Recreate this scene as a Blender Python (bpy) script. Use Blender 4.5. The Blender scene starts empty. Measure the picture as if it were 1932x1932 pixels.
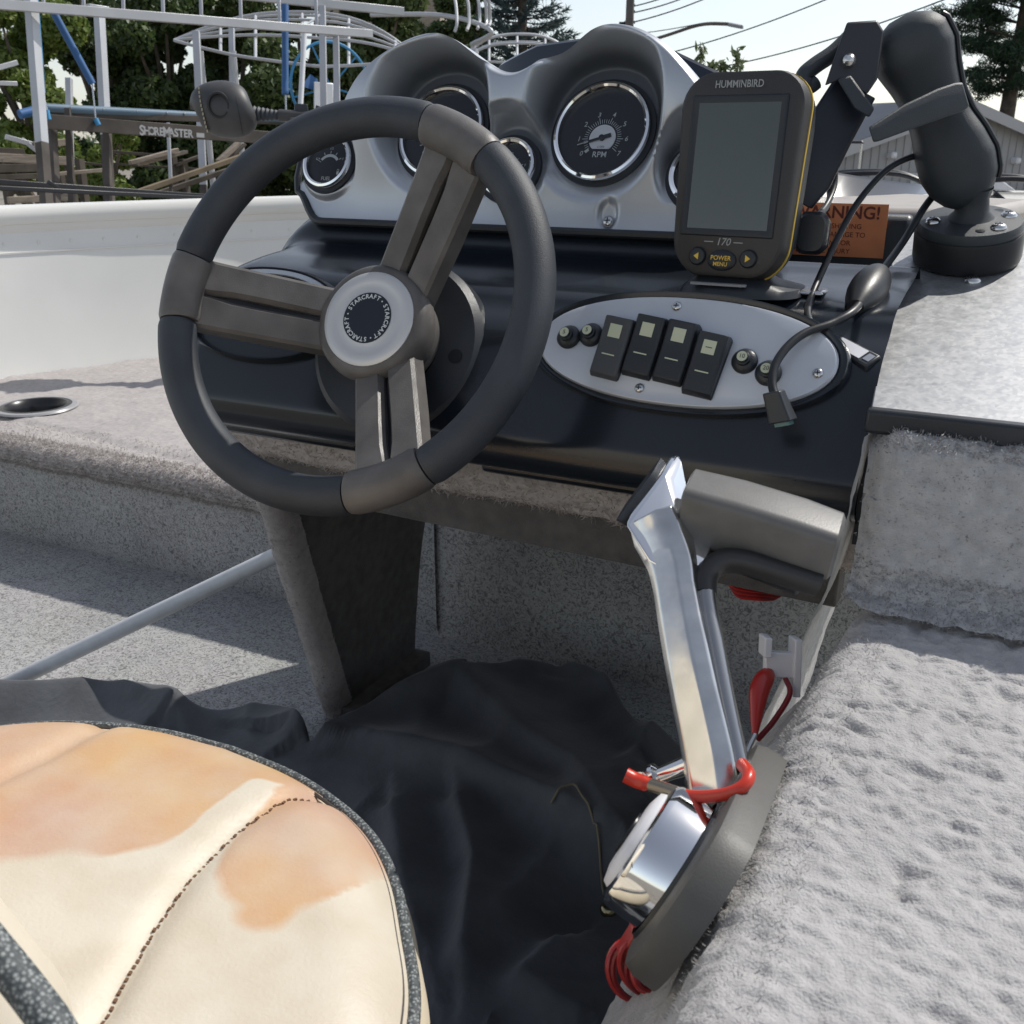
import bpy, math, random
import numpy as np
from mathutils import Vector, Matrix

# ------------------------------------------------------------------ camera, sky, sun, exposure
PITCH, YAW = math.radians(20), math.radians(27)
SC = bpy.context.scene
cam_d = bpy.data.cameras.new("camera"); cam = bpy.data.objects.new("camera", cam_d)
SC.collection.objects.link(cam); SC.camera = cam
cam_d.sensor_width = 36; cam_d.lens = 36; cam_d.clip_start = 0.01; cam_d.clip_end = 3000
cam_d.dof.use_dof = True; cam_d.dof.focus_distance = 1.05; cam_d.dof.aperture_fstop = 26
cam.rotation_euler = (math.pi / 2 - PITCH, 0, YAW)
SUN = Vector((.42, .72, 1.0)).normalized()
world = bpy.data.worlds.new("World"); SC.world = world; world.use_nodes = True
wn = world.node_tree
sky = wn.nodes.new("ShaderNodeTexSky"); sky.sky_type = 'NISHITA'; sky.sun_disc = False
sky.sun_elevation = math.asin(SUN.z); sky.sun_rotation = math.atan2(SUN.x, SUN.y)
sky.air_density = 1.0; sky.dust_density = .6; sky.ozone_density = 1.0
hsv = wn.nodes.new("ShaderNodeHueSaturation"); hsv.inputs["Saturation"].default_value = .5; hsv.inputs["Value"].default_value = 1.25   # hazy summer air
wn.links.new(sky.outputs[0], hsv.inputs["Color"]); wn.links.new(hsv.outputs[0], wn.nodes["Background"].inputs[0])
wn.nodes["Background"].inputs[1].default_value = 0.115
sun_d = bpy.data.lights.new("sun", 'SUN'); sun_d.energy = 3.9; sun_d.angle = math.radians(0.55)
sun_d.color = (1.0, 0.955, 0.88)
sun = bpy.data.objects.new("sun", sun_d); SC.collection.objects.link(sun)
sun.rotation_euler = (-SUN).to_track_quat('-Z', 'Y').to_euler()
SC.view_settings.view_transform = 'Standard'; SC.view_settings.look = 'None'
SC.view_settings.exposure = 0.0; SC.view_settings.gamma = 1.0

rng = np.random.default_rng(7); random.seed(7)
V = lambda *a: np.array(a, float)
nrm = lambda v: np.asarray(v, float) / np.linalg.norm(v)

# ------------------------------------------------------------------ helpers
def ray(x, y):
    u = (x - 966) / 1932; v = (966 - y) / 1932
    b = math.cos(PITCH) + v * math.sin(PITCH); c = -math.sin(PITCH) + v * math.cos(PITCH)
    return V(u * math.cos(YAW) - b * math.sin(YAW), u * math.sin(YAW) + b * math.cos(YAW), c)
def P(x, y, s): return ray(x, y) * s
def on_plane(x, y, O, n):
    d = ray(x, y); return d * (np.dot(O, n) / np.dot(d, n))
def atZ(x, y, z): d = ray(x, y); return d * (z / d[2])
def atY(x, y, yy): d = ray(x, y); return d * (yy / d[1])
def sstep(a, b, x):
    t = np.clip((np.asarray(x, float) - a) / (b - a), 0, 1); return t * t * (3 - 2 * t)

_perm = rng.random((256, 256))
def vnoise(x, y):
    x = np.asarray(x, float); y = np.asarray(y, float)
    xi = np.floor(x).astype(int); yi = np.floor(y).astype(int); fx = x - xi; fy = y - yi
    fx = fx * fx * (3 - 2 * fx); fy = fy * fy * (3 - 2 * fy)
    g = lambda i, j: _perm[i & 255, j & 255]
    return (g(xi, yi) * (1 - fx) + g(xi + 1, yi) * fx) * (1 - fy) + (g(xi, yi + 1) * (1 - fx) + g(xi + 1, yi + 1) * fx) * fy
def fbm(x, y, o=4):
    r = 0; a = .5
    for i in range(o):
        r = r + a * vnoise(np.asarray(x) * 2 ** i + 17.3 * i, np.asarray(y) * 2 ** i + 9.1 * i); a *= .5
    return r

class Fr:                                   # local frame: X right, Y up, Z out
    def __init__(s, O, X, Y, Z=None):
        s.O = np.asarray(O, float); s.X = nrm(X); s.Y = nrm(Y)
        s.Z = nrm(Z) if Z is not None else np.cross(s.X, s.Y)
    def __call__(s, x, y, z=0): return s.O + s.X * x + s.Y * y + s.Z * z
    def arr(s, A):
        A = np.asarray(A, float); return s.O + A[:, :1] * s.X + A[:, 1:2] * s.Y + A[:, 2:3] * s.Z
    def at(s, x, y, z=0): return Fr(s(x, y, z), s.X, s.Y, s.Z)
    def rot(s, a):
        c, n = math.cos(a), math.sin(a); return Fr(s.O, s.X * c + s.Y * n, s.Y * c - s.X * n, s.Z)
WORLD = Fr((0, 0, 0), (1, 0, 0), (0, 1, 0), (0, 0, 1))

def thing(name, label, cat, loc, group=None):
    o = bpy.data.objects.new(name, None); SC.collection.objects.link(o)
    o.location = tuple(map(float, loc)); o.empty_display_size = .05
    tag(o, label, cat, group); return o
def tag(o, label=None, cat=None, group=None, kind=None):
    if label: o["label"] = label
    if cat: o["category"] = cat
    if group: o["group"] = group
    if kind: o["kind"] = kind
    return o
def world_loc(o):
    l = V(0, 0, 0)
    while o is not None: l = l + V(*o.location); o = o.parent
    return l

class MB:
    def __init__(s): s.v = []; s.f = []; s.m = []; s.n = 0
    def add(s, verts, faces, m=0):
        verts = np.asarray(verts, float).reshape(-1, 3); s.v.append(verts)
        s.f += [tuple(int(i) + s.n for i in f) for f in faces]; s.m += [m] * len(faces); s.n += len(verts); return s
    def loft(s, secs, m=0, caps=True, close=True, ring=False):
        k = len(secs[0]); vv = np.concatenate([np.asarray(q, float) for q in secs]); ff = []
        n = len(secs)
        for i in range(n if ring else n - 1):
            a = i * k; b = ((i + 1) % n) * k
            for j in range(k if close else k - 1):
                jj = (j + 1) % k; ff.append((a + j, a + jj, b + jj, b + j))
        if caps and not ring and close:
            ff.append(tuple(range(k - 1, -1, -1))); ff.append(tuple((n - 1) * k + j for j in range(k)))
        return s.add(vv, ff, m)
    def tube(s, path, r, seg=10, m=0, caps=True, ring=False, flat=1.0):
        path = [np.asarray(p, float) for p in path]; n = len(path)
        rr = r if hasattr(r, '__len__') else [r] * n
        secs = []; N = None
        for i in range(n):
            a = path[(i - 1) % n] if (ring or i) else path[0]; b = path[(i + 1) % n] if (ring or i < n - 1) else path[-1]
            t = nrm(b - a)
            if N is None:
                h = V(0, 0, 1) if abs(t[2]) < .9 else V(1, 0, 0); N = nrm(np.cross(np.cross(t, h), t))
            N = nrm(N - t * np.dot(N, t)); B = np.cross(t, N)
            secs.append([path[i] + rr[i] * (math.cos(q) * N * flat + math.sin(q) * B) for q in np.linspace(0, 2 * math.pi, seg, endpoint=False)])
        return s.loft(secs, m, caps, True, ring)
    def bar(s, a, b, w, h, m=0, up=(0, 0, 1)):
        a = np.asarray(a, float); b = np.asarray(b, float); t = nrm(b - a); up = np.asarray(up, float)
        if abs(np.dot(t, up)) > .95: up = V(1, 0, 0)
        x = nrm(np.cross(t, up)); y = np.cross(x, t)
        sec = lambda c: [c - x * w / 2 - y * h / 2, c + x * w / 2 - y * h / 2, c + x * w / 2 + y * h / 2, c - x * w / 2 + y * h / 2]
        return s.loft([sec(a), sec(b)], m)
    def box(s, fr, x0, x1, y0, y1, z0, z1, m=0):
        return s.loft([[fr(x0, y0, z), fr(x1, y0, z), fr(x1, y1, z), fr(x0, y1, z)] for z in (z0, z1)], m)
    def lathe(s, fr, prof, seg=40, m=0, caps=False):
        secs = [[fr(r * math.cos(q), r * math.sin(q), h) for q in np.linspace(0, 2 * math.pi, seg, endpoint=False)] for r, h in prof]
        return s.loft(secs, m, caps)
    def disc(s, fr, r, z=0, seg=40, m=0, sy=1.0):
        return s.add([fr(r * math.cos(q), sy * r * math.sin(q), z) for q in np.linspace(0, 2 * math.pi, seg, endpoint=False)], [tuple(range(seg))], m)
    def prism(s, fr, outline, z0, z1, m=0):
        return s.loft([[fr(x, y, z) for x, y in outline] for z in (z0, z1)], m)
    def rloft(s, fr, secs, m=0, n=5):        # sections (cx,cy,z,hw,hh,rad) in a frame
        return s.loft([[fr(x + cx, y + cy, z) for x, y in rr(hw, hh, rad, n)] for cx, cy, z, hw, hh, rad in secs], m)
    def grid(s, A, m=0, closeu=False):      # A: (nu,nv,3)
        nu, nv = A.shape[:2]; i = np.arange(nu * nv).reshape(nu, nv)
        if closeu: i = np.concatenate([i, i[:1]])
        q = np.stack([i[:-1, :-1], i[1:, :-1], i[1:, 1:], i[:-1, 1:]], -1).reshape(-1, 4)
        return s.add(A.reshape(-1, 3), q.tolist(), m)
    def text(s, fr, txt, size, z=.0004, m=0, bold=0., sx=1., shear=0.):
        vv, ff = text_mesh(txt, bold, shear)
        return s.add(fr.arr(np.stack([vv[:, 0] * size * sx, vv[:, 1] * size, np.full(len(vv), z)], 1)), ff, m)
    def build(s, name, mats, parent=None, smooth=True, bevel=0, ang=40, loc=None, bseg=2):
        o_loc = world_loc(parent) if parent is not None else (np.asarray(loc, float) if loc is not None else V(0, 0, 0))
        vv = np.concatenate(s.v) - o_loc
        me = bpy.data.meshes.new(name); me.from_pydata(vv.tolist(), [], s.f); me.update()
        for mt in (mats if isinstance(mats, (list, tuple)) else [mats]): me.materials.append(mt)
        me.polygons.foreach_set("material_index", s.m)
        if smooth:
            me.polygons.foreach_set("use_smooth", [True] * len(me.polygons)); me.set_sharp_from_angle(angle=math.radians(ang))
        o = bpy.data.objects.new(name, me); SC.collection.objects.link(o)
        if parent is not None: o.parent = parent
        else: o.location = tuple(map(float, o_loc))
        if bevel:
            b = o.modifiers.new("bevel", 'BEVEL'); b.width = bevel; b.segments = bseg; b.limit_method = 'ANGLE'; b.angle_limit = math.radians(35)
            b.harden_normals = False
        return o
def rr(hw, hh, rad, n=5):
    rad = min(rad, hw * .999, hh * .999); out = []
    for cx, cy, a0 in ((hw - rad, hh - rad, 0), (-hw + rad, hh - rad, 90), (-hw + rad, -hh + rad, 180), (hw - rad, -hh + rad, 270)):
        for k in range(n + 1):
            a = math.radians(a0 + 90 * k / n); out.append((cx + rad * math.cos(a), cy + rad * math.sin(a)))
    return out
_tc = {}
def text_mesh(txt, bold=0., shear=0.):
    k = (txt, bold, shear)
    if k not in _tc:
        cu = bpy.data.curves.new("t", 'FONT'); cu.body = txt; cu.align_x = 'CENTER'; cu.align_y = 'CENTER'
        cu.offset = bold; cu.shear = shear; cu.resolution_u = 3
        o = bpy.data.objects.new("t", cu); SC.collection.objects.link(o)
        dg = bpy.context.evaluated_depsgraph_get(); me = o.evaluated_get(dg).to_mesh()
        vv = np.array([v.co[:] for v in me.vertices]); ff = [tuple(p.vertices) for p in me.polygons]
        o.evaluated_get(dg).to_mesh_clear(); bpy.data.objects.remove(o); bpy.data.curves.remove(cu)
        _tc[k] = (vv, ff)
    return _tc[k]
def spline(pts, n=12):
    pts = [np.asarray(p, float) for p in pts]; out = []
    q = [2 * pts[0] - pts[1]] + pts + [2 * pts[-1] - pts[-2]]
    for i in range(1, len(q) - 2):
        a, b, c, d = q[i - 1:i + 3]
        for t in np.linspace(0, 1, n, endpoint=False):
            out.append(.5 * (2 * b + (c - a) * t + (2 * a - 5 * b + 4 * c - d) * t * t + (3 * b - a - 3 * c + d) * t ** 3))
    return out + [pts[-1]]

# ------------------------------------------------------------------ materials
def M(name, col, rough=.5, metal=0., var=0., vs=20., bump=0., bs=300., coat=0., spec=.5, rvar=0., stretch=None, col2=None, sheen=0., trans=0.):
    m = bpy.data.materials.new(name); m.use_nodes = True; nt = m.node_tree; b = nt.nodes["Principled BSDF"]
    b.inputs["Base Color"].default_value = (*col, 1); b.inputs["Roughness"].default_value = rough
    b.inputs["Metallic"].default_value = metal; b.inputs["Coat Weight"].default_value = coat; b.inputs["Coat Roughness"].default_value = .08
    b.inputs["Specular IOR Level"].default_value = spec; b.inputs["Sheen Weight"].default_value = sheen
    if trans: b.inputs["Transmission Weight"].default_value = trans
    tc = nt.nodes.new("ShaderNodeTexCoord"); co = tc.outputs["Object"]
    if stretch:
        mp = nt.nodes.new("ShaderNodeMapping"); mp.inputs["Scale"].default_value = stretch
        nt.links.new(co, mp.inputs[0]); co = mp.outputs[0]
    def noise(sc, det=4, dist=0.):
        n = nt.nodes.new("ShaderNodeTexNoise"); n.inputs["Scale"].default_value = sc; n.inputs["Detail"].default_value = det
        n.inputs["Distortion"].default_value = dist; nt.links.new(co, n.inputs["Vector"]); return n
    if var or col2:
        n = noise(vs, 6); r = nt.nodes.new("ShaderNodeValToRGB"); r.color_ramp.elements[0].position = .3; r.color_ramp.elements[1].position = .7
        c2 = col2 if col2 else tuple(min(1, c * (1 + var)) for c in col); c1 = tuple(c * (1 - var) for c in col)
        r.color_ramp.elements[0].color = (*c1, 1); r.color_ramp.elements[1].color = (*c2, 1)
        nt.links.new(n.outputs["Fac"], r.inputs[0]); nt.links.new(r.outputs[0], b.inputs["Base Color"])
    if rvar:
        n = noise(vs * 1.7, 5); mr = nt.nodes.new("ShaderNodeMapRange"); mr.inputs[1].default_value = .3; mr.inputs[2].default_value = .7
        mr.inputs[3].default_value = max(.02, rough - rvar); mr.inputs[4].default_value = rough + rvar
        nt.links.new(n.outputs["Fac"], mr.inputs[0]); nt.links.new(mr.outputs[0], b.inputs["Roughness"])
    if bump:
        n = noise(bs, 3); bp = nt.nodes.new("ShaderNodeBump"); bp.inputs["Strength"].default_value = bump; bp.inputs["Distance"].default_value = .002
        nt.links.new(n.outputs["Fac"], bp.inputs["Height"]); nt.links.new(bp.outputs[0], b.inputs["Normal"])
    return m
def pane_mat(name, tint=(1, 1, 1), ior=1.45, rough=.02):
    m = bpy.data.materials.new(name); m.use_nodes = True; nt = m.node_tree; nt.nodes.remove(nt.nodes["Principled BSDF"])
    out = nt.nodes["Material Output"]; mx = nt.nodes.new("ShaderNodeMixShader"); fr = nt.nodes.new("ShaderNodeFresnel"); fr.inputs[0].default_value = ior
    tr = nt.nodes.new("ShaderNodeBsdfTransparent"); tr.inputs[0].default_value = (*tint, 1)
    gl = nt.nodes.new("ShaderNodeBsdfGlossy"); gl.inputs["Roughness"].default_value = rough
    nt.links.new(fr.outputs[0], mx.inputs[0]); nt.links.new(tr.outputs[0], mx.inputs[1]); nt.links.new(gl.outputs[0], mx.inputs[2]); nt.links.new(mx.outputs[0], out.inputs[0])
    return m
def leaf_mat(name, c1, c2, rough=.5):
    m = bpy.data.materials.new(name); m.use_nodes = True; nt = m.node_tree; b = nt.nodes["Principled BSDF"]
    g = nt.nodes.new("ShaderNodeNewGeometry"); r = nt.nodes.new("ShaderNodeValToRGB")
    r.color_ramp.elements[0].color = (*c1, 1); r.color_ramp.elements[1].color = (*c2, 1)
    nt.links.new(g.outputs["Random Per Island"], r.inputs[0]); nt.links.new(r.outputs[0], b.inputs["Base Color"])
    b.inputs["Roughness"].default_value = rough
    tl = nt.nodes.new("ShaderNodeBsdfTranslucent"); mx = nt.nodes.new("ShaderNodeMixShader"); mx.inputs[0].default_value = .3
    nt.links.new(r.outputs[0], tl.inputs[0]); nt.links.new(b.outputs[0], mx.inputs[1]); nt.links.new(tl.outputs[0], mx.inputs[2])
    nt.links.new(mx.outputs[0], nt.nodes["Material Output"].inputs[0]); return m
def carpet_mat(name, c1, c2, scale=90):
    m = M(name, c1, .95, var=.0, bump=.7, bs=650, spec=.1, sheen=.15)
    nt = m.node_tree; b = nt.nodes["Principled BSDF"]; tc = nt.nodes.new("ShaderNodeTexCoord")
    n = nt.nodes.new("ShaderNodeTexNoise"); n.inputs["Scale"].default_value = scale; n.inputs["Detail"].default_value = 6
    n2 = nt.nodes.new("ShaderNodeTexNoise"); n2.inputs["Scale"].default_value = 9; n2.inputs["Detail"].default_value = 3
    ad = nt.nodes.new("ShaderNodeMath"); ad.operation = 'MULTIPLY_ADD'; ad.inputs[1].default_value = .6
    ml = nt.nodes.new("ShaderNodeMath"); ml.operation = 'MULTIPLY'; ml.inputs[1].default_value = .4
    r = nt.nodes.new("ShaderNodeValToRGB"); r.color_ramp.elements[0].position = .33; r.color_ramp.elements[1].position = .62
    r.color_ramp.elements[0].color = (*c1, 1); r.color_ramp.elements[1].color = (*c2, 1)
    for q in (n, n2): nt.links.new(tc.outputs["Object"], q.inputs["Vector"])
    nt.links.new(n2.outputs["Fac"], ml.inputs[0]); nt.links.new(n.outputs["Fac"], ad.inputs[0]); nt.links.new(ml.outputs[0], ad.inputs[2])
    nt.links.new(ad.outputs[0], r.inputs[0]); nt.links.new(r.outputs[0], b.inputs["Base Color"]); return m

mBlackPlastic = M("black plastic", (.022, .026, .032), .38, var=.25, vs=14, bump=.12, bs=900, rvar=.08)
mDash = M("dash plastic", (.012, .016, .022), .22, var=.2, vs=6, bump=.03, bs=700, rvar=.05, coat=.15)
mRubber = M("wheel rubber", (.034, .040, .050), .55, var=.18, vs=25, bump=.25, bs=1100)
mSpoke = M("spoke plastic", (.115, .108, .104), .45, var=.28, vs=30, bump=.15, bs=900, rvar=.1)
mSilver = M("silver fascia paint", (.50, .525, .56), .36, metal=.6, var=.05, vs=9, bump=.02, bs=900)
mPanel = M("switch plate", (.55, .58, .63), .34, metal=.25, var=.05, vs=14)
mChrome = M("chrome", (.85, .85, .85), .06, metal=1.)
mSteel = M("screw steel", (.6, .6, .6), .25, metal=1.)
mDial = M("dial black", (.006, .008, .012), .35)
mWhitePrint = M("white print", (.62, .66, .68), .5)
mYellowPrint = M("yellow print", (.75, .5, .06), .5)
mIvory = M("ivory lens", (.55, .58, .42), .35)
mPane = pane_mat("gauge pane")
mWhitePaint = M("white hull paint", (.78, .77, .73), .35, var=.03, vs=5, coat=.1)
mFloor = None
mPole = M("grey painted pole", (.55, .57, .60), .35, var=.06, vs=60)
mCarpet = carpet_mat("plush carpet", (.36, .352, .355), (.46, .45, .45), 130)
mCarpetDk = carpet_mat("matted carpet", (.38, .38, .385), (.54, .535, .53))
mCarpetWarm = carpet_mat("deck carpet", (.34, .315, .31), (.46, .43, .415))
def fibre_mat(name, c):
    m = M(name, c, .9, spec=.1); nt = m.node_tree; tl = nt.nodes.new("ShaderNodeBsdfTranslucent"); tl.inputs[0].default_value = (*[min(1, q * 1.25) for q in c], 1)
    mx = nt.nodes.new("ShaderNodeMixShader"); mx.inputs[0].default_value = .5; nt.links.new(nt.nodes["Principled BSDF"].outputs[0], mx.inputs[1]); nt.links.new(tl.outputs[0], mx.inputs[2]); nt.links.new(mx.outputs[0], nt.nodes["Material Output"].inputs[0]); return m
mFibre = fibre_mat("carpet fibre", (.40, .39, .39))
mFibreWarm = fibre_mat("deck carpet fibre", (.40, .37, .355))
mFibreDk = fibre_mat("dull carpet fibre", (.34, .335, .33))
mDarkPanel = carpet_mat("dark liner", (.09, .086, .083), (.15, .143, .138), 60)
mWood = M("bare board", (.10, .075, .05), .8, var=.3, vs=30, stretch=(1, 6, 6))
mCanvas = M("black canvas", (.075, .080, .090), .8, var=.25, vs=14, bump=.55, bs=110, sheen=.15)
mRed = M("red cord plastic", (.42, .02, .015), .32, coat=.3)
mRedDk = M("dark red cord", (.20, .008, .012), .4)
mBrightRed = M("red lanyard", (.55, .035, .015), .35, coat=.2)
mGreyPlate = M("control box grey", (.09, .088, .083), .5, var=.12, vs=30, bump=.1, bs=900)
mGrip = M("grip grey plastic", (.125, .122, .118), .42, var=.12, vs=60, bump=.06, bs=900)
mCord = M("cord jacket", (.012, .014, .017), .42, bump=.05)
mFish = M("fish finder case", (.035, .033, .032), .5, bump=.2, bs=1200)
mFishSide = M("fish finder back case", (.012, .016, .022), .45, bump=.1, bs=900)
mScreen = M("lcd screen", (.022, .032, .022), .12, coat=1., var=.12, vs=30)
mOrange = M("orange label", (.80, .28, .12), .55, var=.08, vs=40)
mBrownPrint = M("brown print", (.16, .035, .025), .6)
mGlassDark = M("smoked windscreen", (.006, .012, .025), .12, coat=.4)
mWhitePlastic = M("white plastic", (.75, .75, .78), .4)
mPiping = None; mVinyl = None
mCowl = M("cowl gelcoat", (.36, .33, .30), .5, var=.08, vs=20)
mGalv = None

def fleck_floor():
    m = bpy.data.materials.new("flecked vinyl floor"); m.use_nodes = True; nt = m.node_tree; b = nt.nodes["Principled BSDF"]
    tc = nt.nodes.new("ShaderNodeTexCoord"); n = nt.nodes.new("ShaderNodeTexNoise"); n.inputs["Scale"].default_value = 95; n.inputs["Detail"].default_value = 2.0
    n.inputs["Distortion"].default_value = 2.6
    r = nt.nodes.new("ShaderNodeValToRGB"); e = r.color_ramp.elements; e[0].position = .36; e[0].color = (.11, .105, .10, 1)
    e[1].position = .46; e[1].color = (.22, .22, .21, 1); e2 = e.new(.62); e2.color = (.30, .30, .285, 1)
    n2 = nt.nodes.new("ShaderNodeTexNoise"); n2.inputs["Scale"].default_value = 5; n2.inputs["Detail"].default_value = 5
    mx = nt.nodes.new("ShaderNodeMixRGB"); mx.blend_type = 'MULTIPLY'; mx.inputs[0].default_value = .5
    for q in (n, n2): nt.links.new(tc.outputs["Object"], q.inputs["Vector"])
    nt.links.new(n.outputs["Fac"], r.inputs[0]); nt.links.new(r.outputs[0], mx.inputs[1]); nt.links.new(n2.outputs["Color"], mx.inputs[2])
    hs = nt.nodes.new("ShaderNodeHueSaturation"); hs.inputs["Saturation"].default_value = .15; hs.inputs["Value"].default_value = 1.75
    nt.links.new(mx.outputs[0], hs.inputs["Color"]); nt.links.new(hs.outputs[0], b.inputs["Base Color"])
    bp = nt.nodes.new("ShaderNodeBump"); bp.inputs["Strength"].default_value = .35; bp.inputs["Distance"].default_value = .001
    nt.links.new(n.outputs["Fac"], bp.inputs["Height"]); nt.links.new(bp.outputs[0], b.inputs["Normal"]); b.inputs["Roughness"].default_value = .7
    return m
mFloor = fleck_floor()
def galv():
    m = M("mottled bare aluminium", (.5, .51, .53), .5, metal=.8, var=.12, vs=60, rvar=.07)
    nt = m.node_tree; b = nt.nodes["Principled BSDF"]; tc = nt.nodes.new("ShaderNodeTexCoord")
    v = nt.nodes.new("ShaderNodeTexVoronoi"); v.inputs["Scale"].default_value = 330
    n = nt.nodes.new("ShaderNodeTexNoise"); n.inputs["Scale"].default_value = 45; n.inputs["Detail"].default_value = 6
    nt.links.new(tc.outputs["Object"], v.inputs["Vector"]); nt.links.new(tc.outputs["Object"], n.inputs["Vector"])
    mx = nt.nodes.new("ShaderNodeMixRGB"); mx.inputs[0].default_value = .45; nt.links.new(v.outputs["Color"], mx.inputs[1]); nt.links.new(n.outputs["Fac"], mx.inputs[2])
    bw = nt.nodes.new("ShaderNodeRGBToBW"); nt.links.new(mx.outputs[0], bw.inputs[0])
    r = nt.nodes.new("ShaderNodeValToRGB"); r.color_ramp.elements[0].position = .3; r.color_ramp.elements[1].position = .7
    r.color_ramp.elements[0].color = (.34, .35, .365, 1); r.color_ramp.elements[1].color = (.44, .445, .455, 1)
    nt.links.new(bw.outputs[0], r.inputs[0]); nt.links.new(r.outputs[0], b.inputs["Base Color"])
    return m
mGalv = galv()

# ------------------------------------------------------------------ carpets
def carpet(A, amp, freq, seed=0, edge=None):
    nu, nv = A.shape[:2]
    du = np.gradient(A, axis=0); dv = np.gradient(A, axis=1); N = np.cross(du, dv); N /= np.linalg.norm(N, axis=2, keepdims=True) + 1e-12
    su = np.concatenate([[0], np.cumsum(np.linalg.norm(np.diff(A[:, nv // 2], axis=0), axis=1))])[:, None]
    sv = np.concatenate([[0], np.cumsum(np.linalg.norm(np.diff(A[nu // 2], axis=0), axis=1))])[None]
    su = su + 0 * sv; sv = sv + 0 * su
    h = fbm(su * freq + seed, sv * freq * .8 + seed, 3) - .45 + .55 * (vnoise(su * freq * .17 + 3, sv * freq * .17 + seed) - .5)
    wear = np.clip(fbm(su * freq * .33 + 40 + seed, sv * freq * .33 + 9, 3) - .56, 0, 1) * 3.2
    return A + N * (amp * (h * 1.6 - wear))[:, :, None], N
def fibres(mb, A, N, count, length, width, lean=(0, -.6, 0), jitter=.9, m=0):
    pts = A.reshape(-1, 3); nn = N.reshape(-1, 3); k = rng.integers(0, len(pts), count)
    p = pts[k] + rng.normal(size=(count, 3)) * .0012; n = nn[k] + np.asarray(lean) + rng.normal(size=(count, 3)) * jitter
    n /= np.linalg.norm(n, axis=1, keepdims=True); L = length * (.5 + rng.random((count, 1)))
    sd = np.cross(n, rng.normal(size=(count, 3))); sd /= np.linalg.norm(sd, axis=1, keepdims=True) + 1e-9
    mid = p + n * L * .6 + rng.normal(size=(count, 3)) * length * .15
    vv = np.stack([p - sd * width / 2, p + sd * width / 2, mid + sd * width * .4, mid - sd * width * .4, mid + n * L * .5 + rng.normal(size=(count, 3)) * length * .25], 1).reshape(-1, 3)
    b = np.arange(count)[:, None] * 5
    ff = np.concatenate([b + np.array([[0, 1, 2]]), b + np.array([[0, 2, 3]]), b + np.array([[3, 2, 4]])])
    mb.add(vv, ff.tolist(), m)
def bilin(c00, c10, c11, c01, nu, nv):
    u = np.linspace(0, 1, nu)[:, None, None]; v = np.linspace(0, 1, nv)[None, :, None]
    return (V(*c00) * (1 - u) + V(*c10) * u) * (1 - v) + (V(*c01) * (1 - u) + V(*c11) * u) * v
def sweep(path2d, x0, x1, nx, axis=0):     # extrude a (y,z) polyline along x
    p = np.asarray(path2d, float); xs = np.linspace(x0, x1, nx)
    A = np.zeros((nx, len(p), 3)); A[:, :, 0] = xs[:, None]; A[:, :, 1] = p[None, :, 0]; A[:, :, 2] = p[None, :, 1]; return A
def densify(p, step):
    out = [np.asarray(p[0], float)]
    for a, b in zip(p[:-1], p[1:]):
        a = np.asarray(a, float); b = np.asarray(b, float); n = max(1, int(np.linalg.norm(b - a) / step))
        for k in range(1, n + 1): out.append(a + (b - a) * k / n)
    return out

# ================================================================== SETTING
GZ = -1.75
mGravel = M("yard gravel", (.22, .20, .17), .9, var=.35, vs=3, bump=.6, bs=60)
g = MB().add([(-400, -300, GZ), (400, -300, GZ), (400, 600, GZ), (-400, 600, GZ)], [(0, 1, 2, 3)]).build("ground", mGravel)
tag(g, kind="structure")

# ================================================================== BOAT HULL
FZ, DZ, RY, GW = -.92, -.663, 1.54, -.185          # floor, deck, riser plane, gunwale height
boat = thing("boat_hull", "open fishing boat with white inner sides, flecked vinyl floor and grey carpeted decks", "boat", (-1.35, 1.0, FZ))
port = spline([(-2.98, -.7, 0), (-2.93, .5, 0), (-2.84, 1.4, 0), (-2.70, 1.96, 0), (-2.51, 2.41, 0), (-2.2, 2.95, 0), (-1.8, 3.35, 0), (-1.35, 3.5, 0)], 10)
stbd = [V(-2.70 - p[0], p[1], 0) for p in port][::-1]
rim = port + stbd[1:]
cut = [i for i, p in enumerate(rim)]
def inward(i):
    a = rim[max(i - 1, 0)]; b = rim[min(i + 1, len(rim) - 1)]; t = nrm(b - a); return V(t[1], -t[0], 0)
def wall(prof, idx):
    return [[rim[i] + inward(i) * o + V(0, 0, z) for o, z in prof] for i in idx]
half = len(port)
idxs = list(range(0, half)) + [i for i in range(half, len(rim)) if rim[i][1] > 2.0]
mb = MB(); mb.loft(wall([(.10, DZ - .25), (0, DZ), (-.045, GW - .25), (-.075, GW - .055), (-.08, GW - .06), (-.20, GW - .5), (-.30, GW - .9)], idxs), caps=False, close=False)
mb.build("side_panel", mWhitePaint, boat, ang=50)
mb = MB()
mb.loft(wall([(-.072, GW - .075), (-.068, GW - .07), (-.065, GW - .052), (-.060, GW - .05), (-.052, GW - .035), (-.053, GW - .012), (-.062, GW), (-.09, GW + .004), (-.13, GW - .01), (-.14, GW - .05), (-.12, GW - .062), (-.075, GW - .062)], idxs), caps=True)
mb.build("gunwale_rail", mWhitePaint, boat, ang=35)
mb = MB()                                            # seam strip with rivets under the rail
mb.loft(wall([(-.066, GW - .135), (-.060, GW - .134), (-.060, GW - .129), (-.066, GW - .128)], idxs), caps=True)
for i in idxs[::2]:
    c = rim[i] + inward(i) * -.067 + V(0, 0, GW - .105); f = Fr(c, (0, 0, 1), np.cross(inward(i), V(0, 0, 1)), inward(i))
    mb.lathe(f, [(.0055, 0), (.005, .002), (.0001, .003)], 8)
mb.build("seam_strip", mWhitePaint, boat)
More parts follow.
